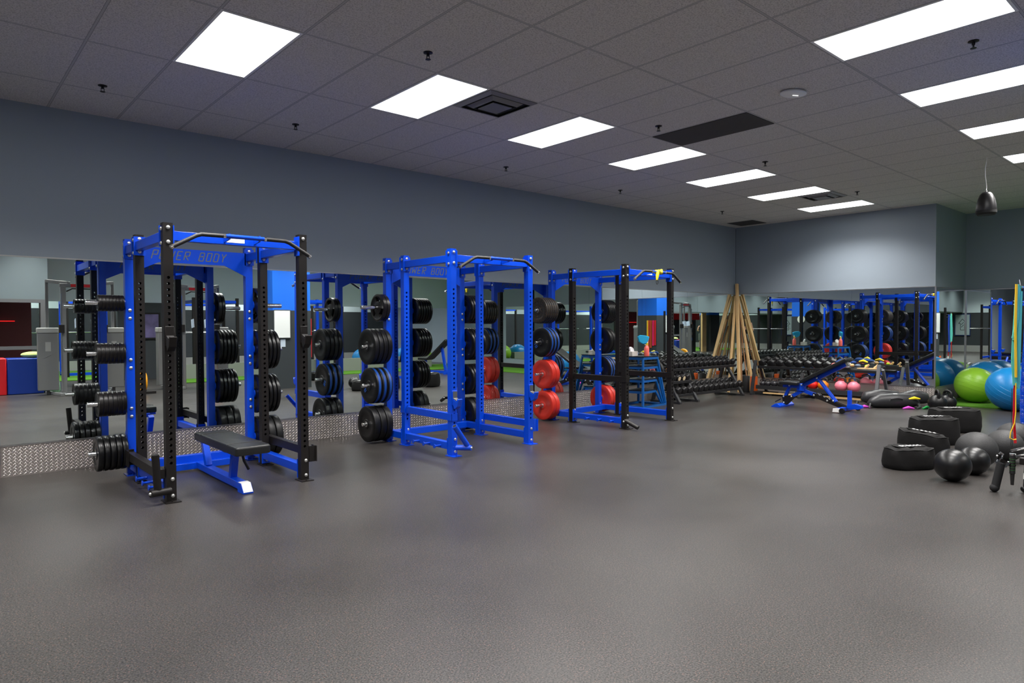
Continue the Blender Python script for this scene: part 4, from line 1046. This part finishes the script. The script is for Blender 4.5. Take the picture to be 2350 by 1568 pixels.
part('bracket', MB().bar(Q(.0, .275), Q(.075, .25), .012, .02).bar(Q(.06, .22), Q(.10, .26), .03, .02), CHROME, g)
part('clip', MB().tube([Q(.02, .33), Q(.03, .345), Q(.05, .33), Q(.04, .28)], .008, 8).sphere(Q(.0, .315), .009, 10, 6), CHROME, g)
g2 = thing('handle_attachment', 'dark handle with green rings hanging beside the foam grip', 'cable attachment', P(-.075, .0, 0))
part('grip', MB().tube([Q(0, .16), Q(0, .32)], .022, 16), GRIP, g2)
part('top_cap', MB().cyl(Q(0, .32), Q(0, .335), .024, 14), CHROME, g2)
for k in range(5): part('ring', MB().tube([Q(0, .19+.024*k), Q(0, .193+.024*k)], .0232, 16), mat('green_ring', (50, 110, 50), .5), g2)
part('lower_stem', MB().tube([Q(0, .06), Q(0, .16)], [.012, .018], 12), GRIP, g2)
part('link_arm', MB().bar(Q(-.11, .28), Q(.02, .22), .02, .03), BLACK, g2)
g3 = thing('rope_handle', 'black stem with round rubber foot and white band at the picture edge', 'rope handle', P(.005, 0, -.04))
part('stem', MB().tube([Q(.0, .04), Q(.01, .30)], .014, 12), GRIP, g3)
part('foot', MB().sphere(Q(0, .032), .032, 18, 10, (1, 1, .95)), RUBBER2, g3)
part('white_band', MB().tube([Q(.004, .12), Q(.006, .17)], .0165, 14), WHITE, g3)
part('cross_bracket', MB().bx(-.06, .06, -.03, .03, .25, .31), BLACK, g3, .006)

# ================================================================= SEEN IN THE MIRRORS
# column with white board
structure('wall_column', MB().bx(-7.82, -6.88, -8.2, -7.30, 0, 1.85), DARKWALL)
structure('wall_column_upper', MB().bx(-7.81, -6.89, -8.19, -7.31, 1.85, CH), BLUEWALL)
o = thing('whiteboard', 'white dry erase board on the dark column, seen in the mirror', 'whiteboard', (-7.60, -7.29, 1.53))
part('board_face', MB().bx(-.19, .19, 0, .012, -.32, .32), WHITE, o)
part('frame', MB().bx(-.2, .2, -.002, .016, .32, .335).bx(-.2, .2, -.002, .016, -.335, -.32).bx(-.2, -.19, -.002, .016, -.32, .32).bx(.19, .2, -.002, .016, -.32, .32), SILVER, o)
single('paper_notice', MB().bx(-.06, .06, 0, .003, -.09, .09), mat('paper', (190, 200, 215), .8), 'small creased paper notice under the white board', 'notice', None, (-7.58, -7.297, 1.08))
for k, (dx, m, l, z0) in enumerate([(.0, REDR, 'red', .72), (.07, PINKB, 'magenta', .70), (.15, ORB, 'rust orange', .62), (.22, ORB, 'brown orange', .60), (.27, YB, 'yellow', .58)]):
    single('resistance_band', MB().bx(-.012, .012, -.028, .028, z0, 1.66), m, '%s band hanging on the dark column, seen in mirrors' % l, 'resistance band', 'bands on the dark column', (-6.86, -7.36-dx*1.3, 0))
single('bucket', MB().lathe([(.0001, 0), (.13, 0), (.16, .36), (.165, .36), (.165, .37), (.152, .37), (.125, .015), (.0001, .015)], 28), ORANGE, 'orange bucket beside the dark column, seen in the mirror', 'bucket', None, (-9.0, -7.75, 0))
# mats
o = thing('folding_mat', 'tall folded blue and red gym mat by the window, seen in the mirror', 'mat', (-12.3, -10.25, 0))
part('blue_panel', MB().bx(-.30, .36, -.30, .28, 0, .79), NAVY, o, .02, label='blue panel')
part('red_panel', MB().bx(-.72, -.31, -.28, .30, 0, .80), REDPAD, o, .02, label='red panel')
single('towel', MB().sphere((0, 0, 0), 1, 20, 10, (.22, .16, .07)), mat('green_cream_towel', (180, 195, 120), .9, noise=.5, nscale=14, bump=.8, bscale=30), 'crumpled green and cream towel on the blue mat', 'towel', None, (-12.12, -10.2, .86))
single('shopping_bag', MB().tube([(0, 0, .0), (0, 0, .04), (0, 0, .2), (0, 0, .33)], [.15, .17, .16, .13], 12), mat('floral_print', (120, 165, 130), .7, noise=.9, nscale=18), 'green and white patterned bag on the floor by the cable machine', 'bag', None, (-11.78, -10.15, 0))
# red neon behind the window
single('neon_tube', MB().bx(-13.4, -12.2, -12.9, -12.88, 1.62, 1.64).bx(-13.2, -13.18, -12.9, -12.88, 1.7, 2.1), NEON, 'red neon lines glowing behind the dark window', 'neon light')
# cable machines
def cable_machine(x, y, rz, label):
    o = thing('cable_machine', label, 'cable machine', (x, y, 0), rz, 'grey cable machines seen in the mirrors')
    for s in (-1, 1):
        part('weight_shroud', MB().bx(s*.62-.19, s*.62+.19, -.10, .10, .10, 1.34), GREYP, o, .01)
        part('shroud_cap', MB().bx(s*.62-.20, s*.62+.20, -.12, .12, 1.34, 1.46), GREYM, o, .02)
        part('column', MB().bx(s*.36-.05, s*.36+.05, -.44, -.34, 0, 2.35), mat('silver_paint', (112, 112, 112), .4, .2), o, .006)
        part('rear_column', MB().bx(s*.62-.03, s*.62+.03, .02, .08, 0, 2.5), MATS['silver_paint'], o, .006)
        part('base_foot', MB().bar((s*.62, .3, .03), (s*.40, -.55, .03), .09, .06), GREYP, o, .006)
        part('guide_rod', MB().cyl((s*.40, -.46, .1), (s*.40, -.46, 2.2), .012, 10), CHROME, o)
        part('pulley_carriage', MB().bx(s*.40-.05, s*.40+.05, -.52, -.40, 1.35, 1.52), BLACK, o)
        part('emblem', MB().bx(s*.62-.05, s*.62+.05, -.103, -.1005, .95, 1.15).bar((s*.62-.06, -.1015, .88), (s*.62+.08, -.1015, .80), .02, .003), GREYM, o)
    part('top_beam', MB().bar((-.62, .05, 2.48), (-.25, -.4, 2.42), .07, .07).bar((.62, .05, 2.48), (.25, -.4, 2.42), .07, .07).bx(-.42, .42, -.42, -.34, 2.33, 2.41), MATS['silver_paint'], o, .006)
    part('name_strip', MB().bx(-.22, .22, -.425, -.421, 2.34, 2.40), REDPAD, o)
    part('grip_bar', MB().tube([(-.3, -.44, 2.24), (-.2, -.5, 2.3), (.2, -.5, 2.3), (.3, -.44, 2.24)], .014, 10), BLACK, o)
    for s in (-1, 1): part('plaque', MB().bar((s*.15, -.45, 1.45), (s*.15, -.42, 1.65), .16, .01, (1, 0, 0)), mat('blue_white_card', (200, 215, 235), .6), o)
cable_machine(-11.3, -9.45, PI+.05, 'silver and grey twin stack cable machine, left one in the mirror')
cable_machine(-9.0, -9.3, PI-.05, 'silver and grey twin stack cable machine, right one in the mirror')
# background rigs
def rig(x, y, rz, m, label, w_=1.2, d_=1.2, hh=2.3):
    o = thing('squat_rig', label, 'squat rack', (x, y, .018 if (y < -13.6 or (x > -9 and -11.9 < y < -10.6)) else 0), rz, 'racks in the back area seen in the mirrors')
    for sx in (-1, 1):
        for sy in (-1, 1):
            part('post', MB().bx(sx*w_/2-.038, sx*w_/2+.038, sy*d_/2-.038, sy*d_/2+.038, 0, hh), m if sy < 0 else BLACK, o)
    mb = MB()
    for sx in (-1, 1): mb.bx(sx*w_/2-.03, sx*w_/2+.03, -d_/2, d_/2, hh-.15, hh-.07)
    for sy in (-1, 1): mb.bx(-w_/2, w_/2, sy*d_/2-.03, sy*d_/2+.03, hh-.15, hh-.07)
    part('top_frame', mb, BLUE, o)
    part('base_frame', MB().bx(-w_/2, w_/2, d_/2-.03, d_/2+.03, .04, .12).bx(-w_/2-.03, -w_/2+.03, -d_/2, d_/2, .04, .12).bx(w_/2-.03, w_/2+.03, -d_/2, d_/2, .04, .12), BLUE, o)
    part('barbell', MB().cyl((-w_/2-.4, -d_/2-.07, 1.3), (w_/2+.4, -d_/2-.07, 1.3), .014, 10), CHROME, o)
rig(-10.2, -15.6, 0, BLUE, 'blue and black squat rack with barbell on the far turf')
rig(-13.5, -16.0, 0, BLUE, 'blue squat rack left of the others in the back area')
rig(-5.2, -11.2, 0, BLUE, 'blue squat rack before the low pale wall')
rig(-7.6, -12.6, 0, BLACK, 'black squat rack near the stacked tyres')
rig(-16.5, -7.5, PI/2, BLACK, 'black squat rack behind the camera side, seen in the far mirror')
rig(-19.0, -5.5, PI/2, BLUE, 'blue squat rack at the far left side, seen in the far mirror')
for i, (x, y) in enumerate([(-1.75, -12.6), (-.95, -12.55), (-2.6, -12.55), (-.15, -12.6)]):
    ball(.37, (x, y, 0), BALLBLUE if i != 3 else BALLGREEN, '%s exercise ball in the back turf area, %s from the right, seen in the mirror' % ('blue' if i != 3 else 'green', ORD[[3, 2, 4, 1][i]]), seams=False)
def tyre(x, y, z, label):
    single('tractor_tyre', MB().lathe([(.22, .02), (.22, .20), (.30, .23), (.42, .23), (.47, .19), (.47, .04), (.42, 0), (.30, 0)], 40, closed=True), RUBBER2, label, 'tyre', 'training tyres', (x, y, z))
tyre(-6.9, -8.6, 0, 'big black training tyre lying flat on the floor near the turf, seen in mirror')
tyre(-5.6, -9.2, 0, 'black training tyre beside the turf edge, seen in mirror')
o = thing('exercise_bike', 'yellow wheeled trainer on the floor, seen in the mirror', 'exercise machine', (-10.3, -8.45, 0), PI)
part('wheel', MB().lathe([(.05, -.04), (.2, -.05), (.22, -.03), (.22, .03), (.2, .05), (.05, .04)], 30, 'x', (0, 0, .26), True), mat('amber_plastic', (240, 160, 20), .4), o)
part('frame', MB().tube([(0, 0, .26), (0, .3, .1), (0, .6, .03)], .02, 8).tube([(0, .0, .26), (0, -.25, .03)], .02, 8).bx(-.2, .2, .55, .6, 0, .05).bx(-.2, .2, -.28, -.23, 0, .05), BLACK, o)
# blue inclined benches reflected beyond the right rack
def far_bench(x, y, rz, label):
    o = thing('incline_bench', label, 'bench', (x, y, 0), rz, 'benches in the back area seen in the mirrors')
    part('backrest', MB().box((0, .25, .75), (.3, .9, .07), Matrix.Rotation(.7, 3, 'X')), VINYL, o, .01)
    part('seat', MB().box((0, -.3, .45), (.35, .35, .07)), VINYL, o, .01)
    part('frame', MB().bar((0, -.4, .05), (0, .7, .05), .08, .08).bar((0, -.3, .05), (0, -.3, .42), .07, .07, (1, 0, 0)).bar((0, .5, .05), (0, .35, .8), .07, .07, (1, 0, 0)).bx(-.3, .3, .62, .7, 0, .07), BLUE, o)
rig(-2.6, -15.8, 0, BLUE, 'blue squat rack in the back area behind the exercise balls')
rig(-7.4, -15.4, 0, BLUE, 'blue squat rack in the back area, second from the balls')
rig(-12.0, -14.6, 0, BLACK, 'black squat rack in the back area beside the dark partition')
far_bench(-3.4, -8.6, .4, 'black and blue incline bench in front of the green turf, seen in mirror')
far_bench(-2.0, -9.2, -.3, 'second blue incline bench near the turf edge, seen in mirror')
# far side column, door header, posters, clock
structure('wall_column_far', MB().bx(-20.3, -19.4, -13.6, -12.9, 0, 2.05), DARKWALL)
structure('wall_column_far_upper', MB().bx(-20.29, -19.41, -13.59, -12.91, 2.05, CH), BLUEWALL)
structure('wall_column_side', MB().bx(-16.4, -15.5, -6.3, -5.4, 0, 1.85), DARKWALL)
structure('wall_column_side_upper', MB().bx(-16.39, -15.51, -6.29, -5.41, 1.85, CH), BLUEWALL)
single('wall_clock', MB().cyl((0, 0, 0), (.03, 0, 0), .17, 32), mat('clock_face', (215, 218, 205), .5), 'round white clock on the dark column, seen in the far mirror', 'clock', None, (-15.5, -5.85, 1.72))
o = thing('poster', 'grey framed poster with arrow shaped house sign on the dark wall, seen in the mirror', 'poster', (X0+.03, -11.2, 1.45))
part('frame', MB().bx(0, .03, -.62, .62, -.85, .85), mat('navy_frame', (20, 40, 90), .5), o)
part('print', MB().bx(.03, .034, -.55, .55, -.78, .78), mat('poster_grey', (150, 165, 168), .6), o)
sg = MB()
for a, b_ in (((-.3, .1), (0, .45)), ((0, .45), (.3, .1)), ((-.16, .1), (-.16, -.4)), ((.16, .1), (.16, -.4)), ((-.16, -.4), (.16, -.4)), ((-.3, .1), (-.16, .1)), ((.3, .1), (.16, .1)), ((-.1, .0), (.1, .2)), ((-.1, -.2), (.1, 0))):
    sg.bar((.036, a[0], a[1]), (.036, b_[0], b_[1]), .04, .004, (1, 0, 0))
part('symbol', sg, mat('poster_ink', (40, 46, 50), .6), o)
o.scale = (1, .6, .7)
o = thing('poster', 'dark framed colour poster on the charcoal wall, seen in the recess mirror', 'poster', (-9.0, -12.98, 1.55))
structure('wall_divider', MB().bx(-9.9, -8.4, -13.0, -12.9, 0, 2.157), DARKWALL)
o.location = (-9.1, -12.89, 1.5)
part('frame', MB().bx(-.25, .25, 0, .03, -.38, .38), BLACK, o)
part('print', MB().bx(-.2, .2, .03, .034, -.33, .33), mat('poster_print', (90, 80, 120), .6, noise=.9, nscale=4), o)
single('door_sign', MB().bx(-1.6, 1.6, 0, .12, -.18, .18), REDPAD, 'long red sign band above the dark doorway, seen in the mirror', 'sign', None, (-16.6, -12.95, 1.95))
structure('trim_doorway', MB().bx(-18.0, -15.2, -12.99, -12.94, 0, 1.78), mat('dark_doorway', (20, 22, 24), .6))
for k, z in enumerate((1.5, 1.25, .95, .65)):
    single('shelf_goods', MB().bx(-.5, .5, 0, .05, 0, .14), mat('goods_%d' % k, [(170, 90, 40), (30, 60, 110), (110, 90, 80), (20, 70, 150)][k], .6, noise=.6, nscale=9), '%s shelf of folded goods in the dark doorway' % ['top', 'second', 'third', 'lowest'][k], 'shelf goods', 'goods behind the doorway', (-17.1, -12.93, z))
structure('trim_wood_door', MB().bx(-19.3, -18.9, -13.2, -13.1, 0, CH), WOODL)

# ================================================================= PEOPLE (far away, only seen in the mirrors)
def person(loc, rz, label, armup=False):
    t = thing('person', label, 'person', loc, rz, None)
    # skeleton joints (x right, y forward, z up)
    J = {'pel': (0, 0, .95), 'wai': (0, .01, 1.10), 'che': (0, .0, 1.30), 'nek': (0, 0, 1.47), 'hed': (0, .02, 1.56), 'top': (0, .02, 1.70)}
    V = []; Eg = []; Rr = []
    def v(p, r):
        V.append(p); Rr.append(r); return len(V)-1
    pel = v(J['pel'], (.15, .11)); wai = v(J['wai'], (.135, .10)); che = v(J['che'], (.17, .12)); nek = v(J['nek'], (.06, .06)); hed = v(J['hed'], (.075, .09)); tp = v(J['top'], (.07, .085))
    Eg += [(pel, wai), (wai, che), (che, nek), (nek, hed), (hed, tp)]
    for s in (-1, 1):
        sh = v((s*.19, 0, 1.40), (.06, .06)); el = v((s*.27, .02, 1.14), (.042, .042))
        wr = v((s*.20, .22, 1.10) if not armup else (s*.10, .20, 1.45), (.03, .028)); ha = v((s*.17, .30, 1.11) if not armup else (s*.06, .22, 1.53), (.035, .02))
        Eg += [(che, sh), (sh, el), (el, wr), (wr, ha)]
        for f in range(4):
            a = v((s*(.17-.012*(f-1.5)*2), .36, 1.11+.004*f) if not armup else (s*.05, .25, 1.57+.015*f), (.011, .01)); Eg.append((ha, a))
        th = v((s*.14, .31, 1.15) if not armup else (s*.03, .2, 1.55), (.012, .012)); Eg.append((ha, th))
        hp = v((s*.10, 0, .88), (.10, .10)); kn = v((s*.11, .03, .50), (.062, .062)); an = v((s*.12, -.01, .09), (.042, .042)); to = v((s*.13, .14, .04), (.045, .035))
        Eg += [(pel, hp), (hp, kn), (kn, an), (an, to)]
    me = bpy.data.meshes.new('body'); me.from_pydata(V, Eg, []); me.update(); me.materials.append(SKIN)
    o = bpy.data.objects.new('body', me); COL.objects.link(o); o.parent = t
    sk = o.modifiers.new('skin', 'SKIN'); sk.use_smooth_shade = True
    for i, d in enumerate(me.skin_vertices[0].data): d.radius = Rr[i]; d.use_root = (i == 0)
    ss = o.modifiers.new('sub', 'SUBSURF'); ss.levels = 1; ss.render_levels = 2
    part('tank_top', MB().tube([(0, 0, .98), (0, .01, 1.10), (0, 0, 1.28), (0, 0, 1.38), (0, 0, 1.43)], [.175, .16, .195, .19, .12], 20), CLOTHK, t, label='black tank top')
    sh = MB()
    sh.tube([(0, 0, 1.02), (0, 0, .93)], [.17, .18], 20)
    for s in (-1, 1): sh.tube([(s*.095, 0, .95), (s*.105, .01, .75), (s*.11, .02, .55)], [.12, .11, .10], 16)
    part('shorts', sh, SHORTS, t, label='grey patterned shorts')
    part('hair', MB().sphere((0, -.005, 1.66), .105, 20, 12, (.95, 1.05, .9)), HAIRM, t)
    for s in (-1, 1):
        part('shoe', MB().tube([(s*.12, -.06, .045), (s*.125, .06, .045), (s*.13, .17, .035)], [.045, .05, .035], 12), CLOTHK, t)
        part('eye', MB().sphere((s*.03, .115, 1.60), .010, 8, 6), WHITE, t)
    part('nose', MB().sphere((0, .125, 1.57), .014, 8, 6), SKIN, t)
    part('mouth', MB().box((0, .115, 1.53), (.04, .008, .008)), REDPAD, t)
person((-21.5, -14.8, 0.018), 2.3, 'person in black tank top and grey shorts standing on turf, seen from behind in mirror')
person((-21.2, -11.6, 0.0), -.6, 'person in black raising hands to the face by the poster, seen in mirror', True)
